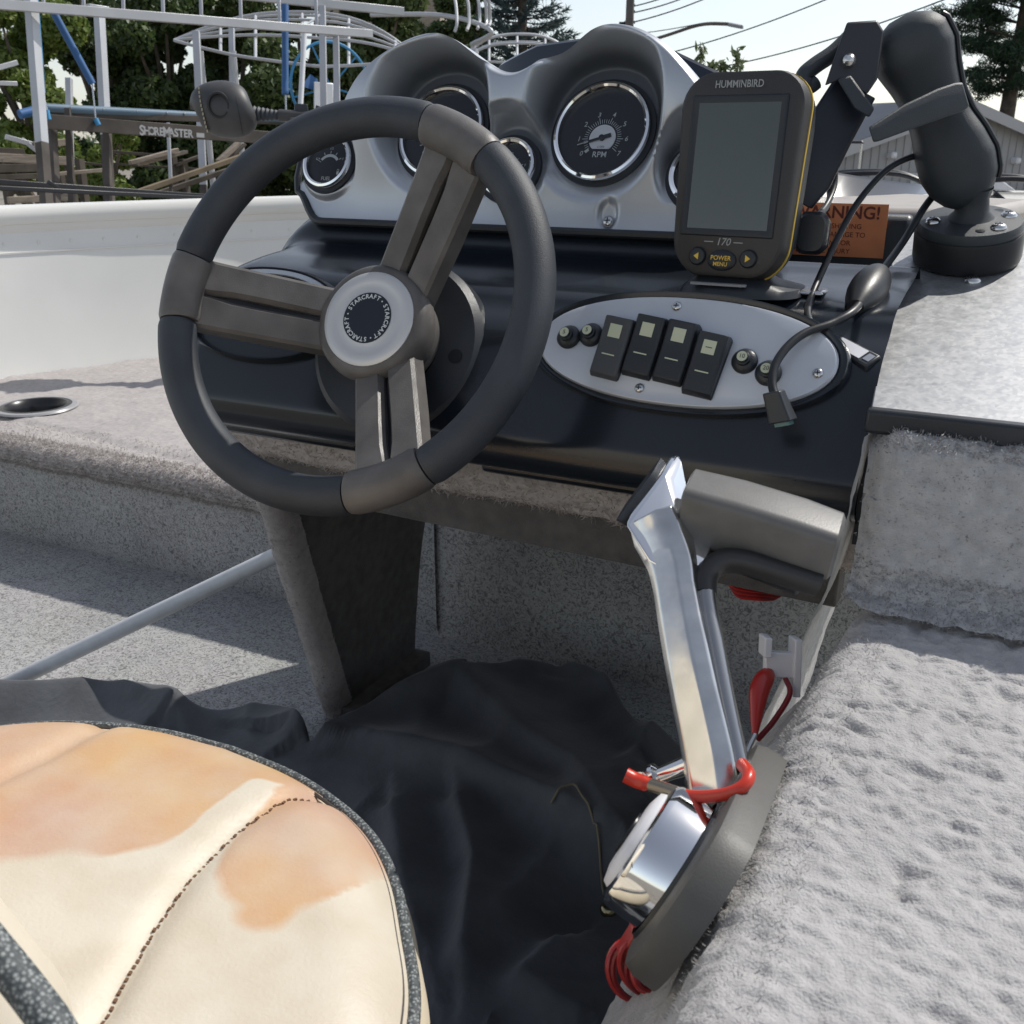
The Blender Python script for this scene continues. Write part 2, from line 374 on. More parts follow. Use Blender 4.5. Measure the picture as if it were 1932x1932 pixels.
# floor and riser
mb = MB().add([(-3, -.8, FZ), (-.17, -.8, FZ), (-.17, RY + .03, FZ), (-3, RY + .03, FZ)], [(0, 1, 2, 3)])
mb.build("floor_panel", mFloor, boat)
mb = MB().loft([[(x, RY + .012, FZ - .01), (x, RY, FZ + .03), (x, RY, DZ - .02), (x, RY + .02, DZ - .006)] for x in (-2.95, -.95)], caps=False, close=False)
mb.loft([[(x, RY + .008, FZ - .01), (x, RY + .008, -.34)] for x in (-1.0, -.08)], caps=False, close=False)
mb.build("riser_panel", mFloor, boat)
# carpeted casting deck with a real hole for the cup holder
CUP = atZ(68, 770, DZ); CR = .078
prof = [(RY - .012, DZ - .055), (RY - .028, DZ - .045), (RY - .034, DZ - .028), (RY - .030, DZ - .012), (RY - .016, DZ - .002), (RY + .0, DZ)]
prof = densify(prof, .007) + [V(RY + .008 + .0075 * k, DZ) for k in range(int(1.25 / .0075))]
A = sweep(prof, -2.86, -1.02, 260)
A, N = carpet(A, .0045, 55, 3)
ridge = sstep(.03, .0, np.abs(A[:, :, 1] - (RY + .085 + .03 * np.sin(A[:, :, 0] * 5)))) * .006
A[:, :, 2] -= ridge
mb = MB(); nu, nv = A.shape[:2]; ii = np.arange(nu * nv).reshape(nu, nv)
q = np.stack([ii[:-1, :-1], ii[1:, :-1], ii[1:, 1:], ii[:-1, 1:]], -1).reshape(-1, 4)
cen = A.reshape(-1, 3)[q].mean(1); keep = (np.hypot(cen[:, 0] - CUP[0], cen[:, 1] - CUP[1]) > CR + .004)
px_in = np.interp(cen[:, 1], [p[1] for p in port], [p[0] for p in port]); keep &= cen[:, 0] > px_in + .002
mb.add(A.reshape(-1, 3), q[keep].tolist())
deck = mb.build("deck_carpet", mCarpetWarm, boat, ang=180)
mb = MB(); fibres(mb, A[:, :14], N[:, :14], 20000, .007, .0018, (0, -.4, -.2)); fibres(mb, A[:, 14:28], N[:, 14:28], 4000, .004, .0018, (0, -.8, -.5))
tag(mb.build("carpet_pile", mFibreWarm, boat, smooth=False), kind="stuff")
fr = Fr(CUP, (1, 0, 0), (0, 1, 0), (0, 0, 1))
mb = MB().lathe(fr, [(CR + .016, .001), (CR + .014, .007), (CR, .009), (CR - .006, .004), (CR - .012, -.012), (CR - .018, -.1), (.001, -.1)], 40)
mb.build("cup_holder", M("black cup holder", (.012, .012, .014), .3), boat)
mb = MB().lathe(fr, [(CR + .028, .003), (CR + .024, .0075), (CR + .012, .0085), (CR + .010, .003)], 40); mb.build("cup_holder_rim", M("grey ring", (.3, .3, .31), .35), boat)

# starboard side shelf: ridge, sloping inner face, step box, bare metal top
SX, SZ = -.082, -.322
STEPY = .742
ys = np.concatenate([np.linspace(-.25, .12, 90), np.linspace(.122, STEPY + .01, 330)])
px = [(-.235, -.92), (-.185, -.60), (-.155, -.47), (SX - .028, SZ - .075), (SX - .012, SZ - .03), (SX - .004, SZ - .011), (SX + .006, SZ - .002), (SX + .02, SZ + .001)]
px = densify(px, .0035) + [V(SX + .022 + .002 * k, SZ + .001 - .004 * k * .002) for k in range(int(.44 / .002))]
A = np.zeros((len(ys), len(px), 3)); pa = np.array(px); A[:, :, 1] = ys[:, None]; A[:, :, 0] = pa[None, :, 0]; A[:, :, 2] = pa[None, :, 1]
A[:, :, 0] += .004 * np.sin(A[:, :, 1] * 9) - .010 * sstep(.3, -.2, A[:, :, 1]); A[:, :, 2] += .003 * np.sin(A[:, :, 1] * 13 + 1)
A = A[::-1]
A, N = carpet(A, .0020, 60, 1)
gx_, gy_ = A[:, :, 0] - .4 * A[:, :, 2], A[:, :, 1]
tuft = fbm(gx_ * 150, gy_ * 210, 3) - .45; lump = fbm(gx_ * 28 + 7, gy_ * 34, 2) - .38
pit = np.clip(fbm(gx_ * 62 + 31, gy_ * 110 + 5, 2) - .47, 0, .3) * 6; pit2 = np.clip(vnoise(gx_ * 34 + 3, gy_ * 60) - .80, 0, .3) * 3.5
A = A + N * (.0050 * tuft + .0016 * lump - .0036 * pit - .0055 * pit2)[:, :, None]
mb = MB().grid(A); shelf = mb.build("side_shelf", mCarpet, boat, ang=180)
mb = MB(); r0 = len(px) - int(.44 / .002) - 26
fibres(mb, A[:, r0 + 8:r0 + 30], N[:, r0 + 8:r0 + 30], 5000, .0020, .0006, (-.6, -.1, .5), .35)
tag(mb.build("carpet_pile", mFibre, boat, smooth=False), kind="stuff")
TZ = -.197
pr = [(STEPY - .034, SZ + .004), (STEPY - .014, SZ + .008), (STEPY - .004, SZ + .022), (STEPY, SZ + .04), (STEPY + .004, TZ - .03), (STEPY + .006, TZ - .012), (STEPY + .014, TZ - .002), (STEPY + .028, TZ), (STEPY + .034, TZ - .012)]
pr = densify(pr, .003); A = sweep(pr, -.095, .40, 230)
edge = sstep(.03, 0, A[:, :, 0] + .095)               # round the left end forward
A[:, :, 1] += .02 * edge ** 2; A[:, :, 2] -= .008 * edge ** 2 * (A[:, :, 2] > TZ - .05)
A, N = carpet(A, .0015, 95, 8)
gx_, gz_ = A[:, :, 0], A[:, :, 2] + A[:, :, 1]
A = A + N * (.0060 * (fbm(gx_ * 120, gz_ * 120, 3) - .45) + .004 * (fbm(gx_ * 30, gz_ * 30 + 4, 2) - .38))[:, :, None]
mb = MB().grid(A)
fr_side = [[(-.095, STEPY + .02, SZ - .1), (-.11, STEPY + .02, SZ - .3)]]
step = mb.build("step_face", mCarpetDk, boat, ang=180)
mb = MB(); fibres(mb, A, N, 6000, .0016, .0008, (0, -.3, -.2)); tag(mb.build("carpet_pile", mFibreDk, boat, smooth=False), kind="stuff")
mb = MB(); k0 = [i for i, p in enumerate(pr) if p[1] > TZ - .010][0]
fibres(mb, A[:, k0:], N[:, k0:], 12000, .0022, .0009, (0, -.2, .2)); fibres(mb, A[:, :14], N[:, :14], 8000, .0022, .0009, (0, -.5, .2))
tag(mb.build("carpet_pile", mFibre, boat, smooth=False), kind="stuff")
# inner side of the step, carpeted, running forward under the dash
A = np.zeros((110, 110, 3)); yy = np.linspace(STEPY + .012, 1.3, 110); zz = np.linspace(TZ - .006, -.92, 110)
A[:, :, 1] = yy[:, None]; A[:, :, 2] = zz[None]; A[:, :, 0] = np.interp(-A[:, :, 2], [.2, .33, .5, .92], [-.096, -.112, -.165, -.24])
A, N = carpet(A, .003, 80, 5); MB().grid(A).build("step_side", mCarpetDk, boat, ang=180)
# sloping bare metal deck plate with dark trim
def plateZ(y): return -.186 + (y - .775) * .27
pl_pts = [(-.098, .775), (.62, .775), (.62, 1.20), (.05, 1.20), (-.12, 1.16), (-.135, 1.08), (-.115, .95)]
mb = MB(); mb.loft([[(x, y, plateZ(y)) for x, y in pl_pts], [(x, y, plateZ(y) - .004) for x, y in pl_pts]])
for x, y in [(-.02, .80), (.2, .80)]: pass
mb.build("top_plate", mGalv, boat, bevel=.001)
mb = MB().bar((-.1, .770, -.1935), (.62, .770, -.1935), .014, .018); mb.build("plate_trim", mBlackPlastic, boat, bevel=.003)
def screw(pos, n, r, name, parent, mat=mSteel, cross=True):
    n = nrm(n); x = nrm(np.cross(n, V(.3, .2, .9))); f = Fr(pos, x, np.cross(n, x), n)
    mb = MB().lathe(f, [(r, 0), (r, r * .18), (r * .75, r * .5), (r * .3, r * .62), (.0001, r * .62)], 20)
    if cross:
        for a in (0, math.pi / 2): mb.box(f.rot(a + .4), -r * .5, r * .5, -r * .09, r * .09, r * .55, r * .66, 1)
    return mb.build(name, [mat, mDial], parent, ang=50)
p = on_plane(1834, 531, V(0, .775, -.186), nrm(V(0, -.27, 1))); screw(p, (0, -.27, 1), .0075, "screw", boat)

# ================================================================== HELM CONSOLE
con = thing("helm_console", "black moulded helm console with silver twin-humped gauge fascia and oval switch plate", "console", (-.5, 1.1, FZ))
FX = -.522                                          # centre of the helm
# lower dash body: one profile swept across, rounded at its port end
xs = np.concatenate([np.linspace(-.845, -.765, 26), np.linspace(-.755, -.10, 50)])
base = spline([V(1.42, -.075, 0), V(1.16, -.07, 0), V(1.06, -.072, 0), V(1.012, -.088, 0), V(.985, -.112, 0), V(.92, -.121, 0), V(.880, -.128, 0), V(.862, -.135, 0), V(.850, -.145, 0),
               V(.815, -.199 + .03, 0), V(.776, -.232, 0), V(.768, -.252, 0), V(.773, -.272, 0), V(.80, -.285, 0), V(.852, -.288, 0), V(.862, -.302, 0), V(.90, -.306, 0)], 6)
base = np.array(base)[:, :2]
A = np.zeros((len(xs), len(base), 3))
for i, x in enumerate(xs):
    b = base.copy(); t = np.clip((x + .845) / .08, 0, 1); f = math.sqrt(max(0, 1 - (1 - t) ** 2))
    b[:, 1] -= .085 * sstep(-.275, -.235, x) * sstep(.985, 1.06, b[:, 0])      # lower shelf beside the fascia
    low = 1 - (1 - f) * np.where(b[:, 0] < .99, 1, .3)
    b[:, 0] = 1.05 + (b[:, 0] - 1.05) * np.where(b[:, 0] < .99, .35 + .65 * f, 1)
    b[:, 1] = -.20 + (b[:, 1] + .20) * (.25 + .75 * f) - .02 * (1 - f)
    A[i, :, 0] = x + .04 * (1 - t) * sstep(-.14, -.26, b[:, 1]) ; A[i, :, 1:] = b
mb = MB().grid(A[::-1]); dash = mb.build("dash_body", mDash, con, ang=180)
# dark ends / filler between the dash and the starboard step
mb = MB().loft([[(x, *q) for q in [(.87, -.18), (.80, -.21), (.79, -.30), (1.2, -.34), (1.25, -.12)]] for x in (-.102, -.088)]); mb.build("end_panel", mBlackPlastic, con)
# bottom lips on either side of the column
for x0, x1 in ((-.775, -.60), (-.455, -.12)):
    MB().loft([[(x, *q) for q in [(.835, -.262), (.828, -.266), (.826, -.300), (.834, -.304), (.875, -.300), (.875, -.262)]] for x in (x0, x1)]).build("lip", mDash, con, bevel=.003)
# carpet-wrapped board under the dash
def roll(xa, xb, ya, yb, name, mat, fmat, n):
    pf = [(.93, -.296), (.885, -.299), (.868, -.307), (.861, -.325), (.867, -.345), (.884, -.353), (1.0, -.354)]
    pf = densify(pf, .004); nx = int((xb - xa) / .0045)
    A = sweep(pf, xa, xb, nx); A[:, :, 1] += np.interp(A[:, :, 0], [xa, xb], [ya, yb]); e = sstep(.03, 0, A[:, :, 0] - xa); A[:, :, 1] += .03 * e ** 2
    A, N = carpet(A, .0035, 75, 12); MB().grid(A).build(name, mat, con, ang=180)
    mb = MB(); fibres(mb, A[:, 8:40], N[:, 8:40], n, .0055, .0012, (0, -.5, -.3)); tag(mb.build("carpet_pile", fmat, con, smooth=False), kind="stuff")
roll(-.905, -.10, .03, -.012, "board_edge", carpet_mat("sky-brightened carpet", (.42, .385, .37), (.54, .50, .48)), fibre_mat("sky-brightened fibre", (.50, .46, .44)), 18000)  # deck carpet again, lighter: skylight on the lip put into its colour
MB().bar((-.86, .925, -.372), (-.12, .893, -.372), .03, .05).build("board_apron", mDarkPanel, con, bevel=.002)
MB().bar((-.9, 1.245, -.352), (-.1, 1.245, -.352), .60, .008).build("board_underside", mDarkPanel, con)
# port side leg panel: carpet-wrapped slanting edge, dark inner face
e = [V(-.845, .915, -.35), V(-.875, 1.0, -.46), V(-.918, 1.10, -.66), V(-.938, 1.165, -.82), V(-.945, 1.20, -.915)]
el = spline(e, 26); pts = []
for c in el:
    ring = []
    for dx, dy in densify([(-.030, .10), (-.030, .02), (-.026, .006), (-.014, -.002), (.0, -.003), (.012, .004), (.016, .018), (.016, .035)], .005): ring.append(c + V(dx, dy, 0))
    pts.append(ring)
A = np.array(pts)[::-1]; A, N = carpet(A, .003, 80, 20); MB().grid(A).build("leg_edge", mCarpetWarm, con, ang=180)
mb = MB(); fibres(mb, A, N, 9000, .0035, .0013, (0, -.3, -.5)); tag(mb.build("carpet_pile", mFibreWarm, con, smooth=False), kind="stuff")
mb = MB(); sec = []
for c in el: sec.append([c + V(.013, .022, 0), V(c[0] + .013, 1.43, c[2]), V(c[0] - .026, 1.43, c[2]), c + V(-.026, .022, 0)])
mb.loft(sec); mb.build("leg_panel", mDarkPanel, con)
MB().bar((-.92, 1.20, -.905), (-.92, 1.44, -.905), .035, .03).build("leg_cleat", mDarkPanel, con, bevel=.004)
MB().box(WORLD, -.895, -.86, 1.36, 1.375, -.47, -.35).build("bracket", M("dull bracket", (.12, .12, .12), .5, metal=.6), con, bevel=.002)

# gauge fascia -------------------------------------------------------
ta = math.radians(25)
FF = Fr((FX, 1.0, -.09), (1, 0, 0), (0, math.sin(ta), math.cos(ta)), (0, -math.cos(ta), math.sin(ta)))
ak = [0, .015, .03, .05, .075, .102, .130, .16, .195, .22, .24, .26, .275]; tk = [.150, .153, .161, .174, .190, .1965, .191, .176, .145, .116, .090, .066, .046]
def smooth_interp(x, xk, yk):
    x = np.asarray(x, float); return (np.interp(x - .012, xk, yk) + 2 * np.interp(x, xk, yk) + np.interp(x + .012, xk, yk)) / 4
def Ttop(a): a = np.abs(a); return (smooth_interp(a, ak, tk) + smooth_interp(np.abs(a - .006), ak, tk) + smooth_interp(a + .006, ak, tk)) / 3
def Tbot(a): a = np.abs(a); return .0 + .035 * sstep(.235, .278, a) ** 1.5
GA = [(-.233, .066, .033, 0), (-.0955, .105, .053, 1), (0.0, .062, .033, 2), (.0955, .105, .053, 1), (.212, .058, .033, 2)]
def dsurf(a, b):
    over = .056 * sstep(.0, .150, b) * (1 - .72 * sstep(.17, .275, np.abs(a))) * (1 - .12 * sstep(.05, 0, np.abs(a)))
    d = over
    for ga, gb, gr, k in GA:
        if k == 0: r = np.hypot(a - ga, b - gb); R = gr + .004; w = .006; fl = .010
        elif k == 1:
            tt = np.clip((b - gb) / .06, 0, 1); r = np.hypot((a - ga) * (1 - .05 * tt), b - gb - .012 * tt) ; R = gr + .004; w = .021; fl = .0
        else:
            tt = np.clip((b - gb) / .06, 0, 1); r = np.hypot(a - ga, b - gb - .012 * tt); R = gr + .004; w = .012; fl = .006
        mk = sstep(R, R + w, r); d = d * mk + np.minimum(fl, d) * (1 - mk) if k else d * mk + fl * (1 - mk)
    dim = np.hypot((a - .118) / .013, (b - .020) / .020)           # screw dimple below the tachometer
    return d - .006 * sstep(1, .5, dim)
na, nb = 260, 130
aa = np.linspace(-.278, .278, na)[:, None] + np.zeros((1, nb)); tt = np.linspace(0, 1, nb)[None]
bb = Tbot(aa) + (Ttop(aa) - Tbot(aa)) * tt
dd = dsurf(aa, bb); crest = sstep(.010, 0, Ttop(aa) - bb); dd = dd - .007 * crest ** 2
S = FF.O + aa[..., None] * FF.X + bb[..., None] * FF.Y + dd[..., None] * FF.Z
rows = [S]
last = S[:, -1:]; und = [(.012, -.002), (.03, -.006), (.06, -.014), (.10, -.032)]
for dy, dz in und: rows.append(last + V(0, dy, dz))
fl = last.copy(); fl[:, :, 1] += .14; fl[:, :, 2] = np.minimum(fl[:, :, 2] - .06, -.075) ; fl[:, :, 2] = -.078; rows.append(fl)
S2 = np.concatenate([S[:, :1] + V(0, .02, -.004)] + rows, axis=1)
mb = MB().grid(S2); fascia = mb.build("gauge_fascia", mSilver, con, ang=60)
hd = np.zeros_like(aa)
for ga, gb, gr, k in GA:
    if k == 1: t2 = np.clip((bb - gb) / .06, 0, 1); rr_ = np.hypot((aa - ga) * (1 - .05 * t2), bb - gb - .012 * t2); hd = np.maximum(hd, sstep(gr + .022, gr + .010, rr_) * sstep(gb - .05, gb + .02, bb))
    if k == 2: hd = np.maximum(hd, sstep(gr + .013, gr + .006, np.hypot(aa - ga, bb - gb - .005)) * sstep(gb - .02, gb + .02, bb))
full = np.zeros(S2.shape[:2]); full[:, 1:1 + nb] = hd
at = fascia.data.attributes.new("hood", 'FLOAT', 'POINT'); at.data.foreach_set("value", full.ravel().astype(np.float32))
nt = mSilver.node_tree; bs_ = nt.nodes["Principled BSDF"]; src = bs_.inputs["Base Color"].links[0].from_socket      # hood insides blend from silver to less metallic dark slate
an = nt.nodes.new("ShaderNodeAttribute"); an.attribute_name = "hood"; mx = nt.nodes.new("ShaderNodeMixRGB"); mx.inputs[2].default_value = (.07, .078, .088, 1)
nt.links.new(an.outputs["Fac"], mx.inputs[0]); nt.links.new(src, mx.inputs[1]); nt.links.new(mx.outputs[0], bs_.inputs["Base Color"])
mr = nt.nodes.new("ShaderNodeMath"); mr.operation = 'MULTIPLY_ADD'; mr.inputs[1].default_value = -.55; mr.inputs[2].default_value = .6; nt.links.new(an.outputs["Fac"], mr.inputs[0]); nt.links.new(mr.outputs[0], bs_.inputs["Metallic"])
# black gasket seam round the fascia
mb = MB(); loop = [FF(a, Tbot(a), .001) for a in np.linspace(-.278, .278, 80)]
mb.tube([FF(-.280, .075, .004), FF(-.281, .05, .003)] + loop + [FF(.281, .05, .003)], .0045, 8); mb.build("fascia_gasket", mBlackPlastic, con)
screw(FF(.118, .014, dsurf(np.array(.118), np.array(.016)) + .0005), FF.Z, .006, "screw", con)
# cowl behind the fascia and in front of the metal plate, with the warning label
cw = [(-.62, 1.17), (-.10, 1.17), (-.06, 1.2), (-.02, 1.42), (-.2, 1.52), (-.62, 1.52)]
mb = MB().loft([[(x, y, -.0675 + .00 * (y - 1.17)) for x, y in cw], [(x, y, -.30) for x, y in cw]]); mb.build("cowl_top", mCowl, con, bevel=.012, bseg=3)
mb = MB().loft([[(x, 1.152, -.074), (x, 1.146, -.085), (x, 1.150, -.215), (x, 1.168, -.22), (x, 1.168, -.072)] for x in (-.50, -.128)]); mb.build("cowl_face", mBlackPlastic, con, bevel=.005)
LW, LH = .105, .060
LF = Fr(on_plane(1590, 432, V(0, 1.1475, 0), V(0, 1, 0)) + V(-.008, -.003, 0), (1, 0, 0), (0, -.03, 1), (0, -1, -.03))
lab = MB().box(LF, -.054, .052, -.028, .026, 0, .0006).build("warning_label", mOrange, con)
mb = MB(); mb.text(LF.at(0, .0165, .0006), "WARNING!", .0175, bold=.018)
for k, t in enumerate(("AVOID SHIFTING", "SUDDEN DAMAGE TO", "EQUIPMENT OR", "PERSONAL INJURY")): mb.text(LF.at(.0 - .004 * k, .003 - .0085 * k, .0006), t, .0072)
mb.build("lettering", mBrownPrint, lab)
# low smoked windscreen behind the humps
ws = [V(-.80, 1.40, 0), V(-.72, 1.34, 0), V(-.62, 1.31, 0), V(-.5, 1.29, 0), V(-.38, 1.30, 0), V(-.26, 1.36, 0), V(-.18, 1.48, 0), V(-.15, 1.6, 0)]
sec = []
for p in spline(ws, 8):
    t = np.clip((p[0] + .80) / .65, 0, 1); h = np.interp(p[0], [-.8, -.74, -.66, -.58, -.48, -.39, -.33, -.27, -.15], [-.06, .095, .118, .122, .112, .072, .025, -.04, -.065])
    sec.append([p + V(0, .0, -.07), p + V(0, .05, h), p + V(0, .055, h + .003), p + V(0, .06, h), p + V(0, .012, -.07)])
MB().loft(sec).build("windscreen", mGlassDark, con, ang=30)

# gauges
def gauge(idx, kind):
    ga, gb, gr, k = GA[idx]; f = FF.at(ga, gb, .0 if k == 1 else (.008 if k == 2 else .010))
    root = MB().lathe(f, [(gr + .004, -.002), (gr + .004, .003), (gr - .003, .0035), (gr - .004, -.002)], 56); o = root.build("gauge", mDial, con)
    MB().lathe(f, [(gr - .001, .001), (gr, .006), (gr - .0015, .0095), (gr - .004, .0105), (gr - .006, .009), (gr - .0068, .0055), (gr - .0068, .001)], 64).build("bezel", mChrome, o)
    MB().disc(f, gr - .005, .0022, 48).build("dial", mDial, o)
    mb = MB(); d = f.at(0, 0, .0024)
    if kind == 'tach' or kind == 'speed':
        cx, cy = (.001, -.006); c = d.at(cx, cy, 0)
        labs = list("01234567") if kind == 'tach' else ["0", "10", "20", "30", "40", "50", "55", "60"]
        for i in range(8):
            an = math.radians(218 - i * 36.5)
            mb.text(c.at(.0262 * math.cos(an), .0262 * math.sin(an)), labs[i], .0072 if len(labs[i]) == 1 else .006, 0, bold=.004, shear=.15)
        for i in range(36):
            an = math.radians(218 - i * 36.5 * 7 / 35); L = .0065 if i % 5 == 0 else .0042; w = .00045 if i % 5 else .0006
            fr = c.rot(an); mb.box(fr, .0162, .0162 + L, -w / 2, w / 2, 0, .0002)
        mb.text(c.at(.0, -.0172), "RPM" if kind == 'tach' else "MPH", .0085, 0, bold=.01)
        fr = c.rot(math.radians(222)); mb.box(fr, .0175, .022, -.0014, .0014, 0, .0002)
        mb.build("lettering", mWhitePrint, o)
        m2 = MB(); pts = [(math.cos(q) * .0145, max(math.sin(q) * .0145, -.0112)) for q in np.linspace(0, 2 * math.pi, 48, endpoint=False)]
        m2.prism(c, pts, 0, .0006)
        m2.text(c.at(0, -.0092, .0007), "x1000", .0032, 0, m=1); m2.build("centre_disc", [M("brushed disc", (.80, .82, .85), .4, metal=.1), mDial], o)
        an = math.radians(197 if kind == 'tach' else 200); fr = c.rot(an); m3 = MB()
        m3.box(fr, -.010, .0, -.0019, .0019, .0016, .003); m3.box(fr, 0, .0145, -.0011, .0011, .0016, .003); m3.lathe(c.at(0, 0, .001), [(.0032, 0), (.003, .0025), (.0001, .003)], 20)
        m3.box(fr, .0145, .027, -.0004, .0004, .0018, .0026, 1); m3.build("needle", [mDial, mWhitePrint], o)
    else:
        c = d.at(0, -.006); sec = []
        for q in np.linspace(math.radians(142), math.radians(38), 24): sec.append([c(.0125 * math.cos(q), .0125 * math.sin(q)), c(.0158 * math.cos(q), .0158 * math.sin(q))])
        mb.loft(sec, close=False, caps=False)
        for q in np.linspace(math.radians(145), math.radians(35), 5): mb.box(c.rot(q), .0165, .0195, -.0004, .0004, 0, .0002)
        mb.text(c.at(0, .0225), "1/2", .004, 0); mb.text(c.at(-.0185, .010), "E", .004, 0); mb.text(c.at(.0185, .010), "F", .004, 0)
        mb.text(d.at(0, -.0195), "FUEL" if kind == 'fuel' else ("VOLTS" if kind == 'volt' else "TRIM"), .0062, 0, bold=.008)
        if kind == 'fuel': mb.box(d, .0135, .0165, -.0145, -.0105, 0, .0002); mb.lathe(d.at(.015, -.0095), [(.0016, 0), (.0016, .0002), (.001, .0002)], 12)
        mb.box(c.rot(math.radians(152)), .012, .0195, -.0003, .0003, .001, .0014); mb.build("lettering", mWhitePrint, o)
    MB().lathe(f, [(gr - .0066, .0058), ((gr - .006) * .7, .0066), ((gr - .006) * .35, .0071), (.0002, .0073)], 48).build("glass", mPane, o)
    return o
for i, k in enumerate(("fuel", "speed", "trim", "tach", "volt")): gauge(i, k)

# switch plates ---------------------------------------------------------
ts = math.radians(58)
def sw_frame(x): return Fr((x, .815 - .0032, -.167 + .002 - .001), (1, 0, 0), (0, math.cos(ts), math.sin(ts)), (0, -math.sin(ts), math.cos(ts)))
def oval(hw, hh, e=2.15, n=72): return [(hw * math.copysign(abs(math.cos(q)) ** (2 / e), math.cos(q)), hh * math.copysign(abs(math.sin(q)) ** (2 / e), math.sin(q))) for q in np.linspace(0, 2 * math.pi, n, endpoint=False)]
def oval_plate(f, hw, hh, name):
    mb = MB(); sec = []
    for k, z in ((1.075, -.016), (1.07, .001), (1.05, .0045), (1.015, .004), (1.003, .002)): sec.append([f(x * k + 0, y * k * (1.06 if k > 1.01 else 1), z) for x, y in oval(hw, hh)])
    mb.loft(sec, caps=False); mb.build("plate_surround", mDash, con, ang=60)
    mb = MB(); mb.loft([[f(x * k, y * k, z) for x, y in oval(hw, hh)] for k, z in ((1, -.01), (1, .0035), (.985, .0055), (.97, .006))]); return mb.build(name, mPanel, con, ang=30)
SF = sw_frame(-.257); sp = oval_plate(SF, .127, .047, "switch_panel")
SF2 = sw_frame(-.695); 
mb = MB(); mb.loft([[SF2(x * k, y * k, z) for x, y in oval(.092, .047)] for k, z in ((1.10, -.018), (1.08, .002), (1.04, .006), (1.0, .004), (.97, -.004), (.9, -.014), (.7, -.02), (.1, -.022))], caps=False); mb.build("dash_pocket", mDash, con, ang=60)
ov = [p for p in oval(.092, .047, n=90) if p[1] > .006]; mb = MB(); mb.loft([[SF2(x * k, y * k, z) for k, z in ((1.0, .0048), (.985, .0060), (.90, .0052), (.895, .002))] for x, y in ov], close=False, caps=False); mb.build("pocket_trim", mPanel, con, ang=60)
mRock2 = M("worn rocker", (.06, .064, .07), .5, bump=.2, bs=900)
for i, (x, y) in enumerate([(-.0555, -.005), (-.028, -.0015), (-.0005, -.004), (.0265, -.012)]):
    f = SF.at(x, y, .006); f = Fr(f.O, f.X * 1 + f.Y * .0, f.Y, f.Z).rot(-.13)
    mb = MB(); secs = []
    for yy, z in [(-.0265, .003), (-.024, .0075), (-.010, .0095), (.0, .0105), (.010, .0125), (.0235, .0155), (.0262, .0085)]:
        secs.append([f(sx * .0126, yy, zz) for sx, zz in ((-1, 0), (-1, z - .002), (-.86, z), (.86, z), (1, z - .002), (1, 0))])
    mb.loft(secs)
    def slope(yy): return np.interp(yy, [-.024, -.01, 0, .01, .0235], [.0075, .0095, .0105, .0125, .0155])
    a, b = .0065, .0175; mb.add([f(-.0055, a, slope(a) + .0004), f(.0055, a, slope(a) + .0004), f(.0055, b, slope(b) + .0004), f(-.0055, b, slope(b) + .0004)], [(0, 1, 2, 3)], 1)
    a, b = -.0085, -.0074; mb.add([f(-.0058, a, slope(a) + .0004), f(.0058, a, slope(a) + .0004), f(.0058, b, slope(b) + .0004), f(-.0058, b, slope(b) + .0004)], [(0, 1, 2, 3)], 1)
    if i == 3: mb.box(f, -.0028, .0028, .0115, .0122, slope(.012) + .0003, slope(.012) + .0006, 2)
    o = mb.build("rocker_switch", [mRock2 if i == 0 else mBlackPlastic, mIvory, mDial], sp, ang=35, bevel=.0008)
    mb = MB().box(f, -.0131, .0131, -.0255, .0255, -.001, .003); mb.build("switch_frame", mDial, sp, bevel=.001)
for x, y, t in [(-.0995, .0025, "5"), (-.0795, .0062, "5"), (.0555, -.0045, "10"), (.0760, -.0125, "20")]:
    f = SF.at(x, y, .006)
    mb = MB().lathe(f, [(.0105, 0), (.0105, .002), (.0085, .0045), (.0058, .0055), (.0056, .009), (.0048, .0095), (.0046, .012), (.0001, .012)], 28)
    mb.disc(f, .0042, .0123, 20, 1); mb.text(f.at(0, 0, .0124), t, .005, .0001, m=2); mb.build("breaker_button", [mBlackPlastic, mIvory, mDial], sp, ang=40)
for x, y in [(-.0105, .038), (-.026, -.036), (.1135, -.0085)]: screw(SF(x, y, .006), SF.Z, .0042, "screw", sp)
# column boss

# ================================================================== STEERING WHEEL
WC = V(-.519, .711, -.128); wn_ = nrm(V(.091, -.874, .478)); wx = nrm(V(math.cos(math.radians(5.93)), math.sin(math.radians(5.93)), 0))
WF = Fr(WC, wx, np.cross(wn_, wx), wn_)
whl = thing("steering_wheel", "black three-spoke steering wheel with silver hub cap ringed by white lettering", "steering wheel", WF(0, 0, -.15))
RR, TR = .1665, .0167
ANG = [62.5, 179.3, -64.5]; HALF = [11.4, 10.2, 11.8]
def arc(a0, a1, r, z, n): return [WF(r * math.cos(q), r * math.sin(q), z) for q in np.radians(np.linspace(a0, a1, n))]
def rim_piece(a0, a1, n, tr, name, mat, ex=0):
    secs = []
    for q in np.radians(np.linspace(a0, a1, n)):
        c = V(math.cos(q), math.sin(q), 0); ring = []
        for w in np.linspace(0, 2 * math.pi, 22, endpoint=False):
            dr = tr * math.cos(w) * 1.0; dz = tr * math.sin(w) * 1.02
            if ex and math.cos(w) < 0: dr *= 1.18
            ring.append(WF((RR + dr) * c[0], (RR + dr) * c[1], dz))
        secs.append(ring)
    # rounded seam ends
    def shrink(sec, k): m_ = np.mean(sec, axis=0); return [m_ + (np.asarray(p) - m_) * k for p in sec]
    d = .0016 / RR
    return MB().loft([shrink(secs[0], .93)] + secs[1:-1] + [shrink(secs[-1], .93)]).build(name, mat, whl, ang=60)
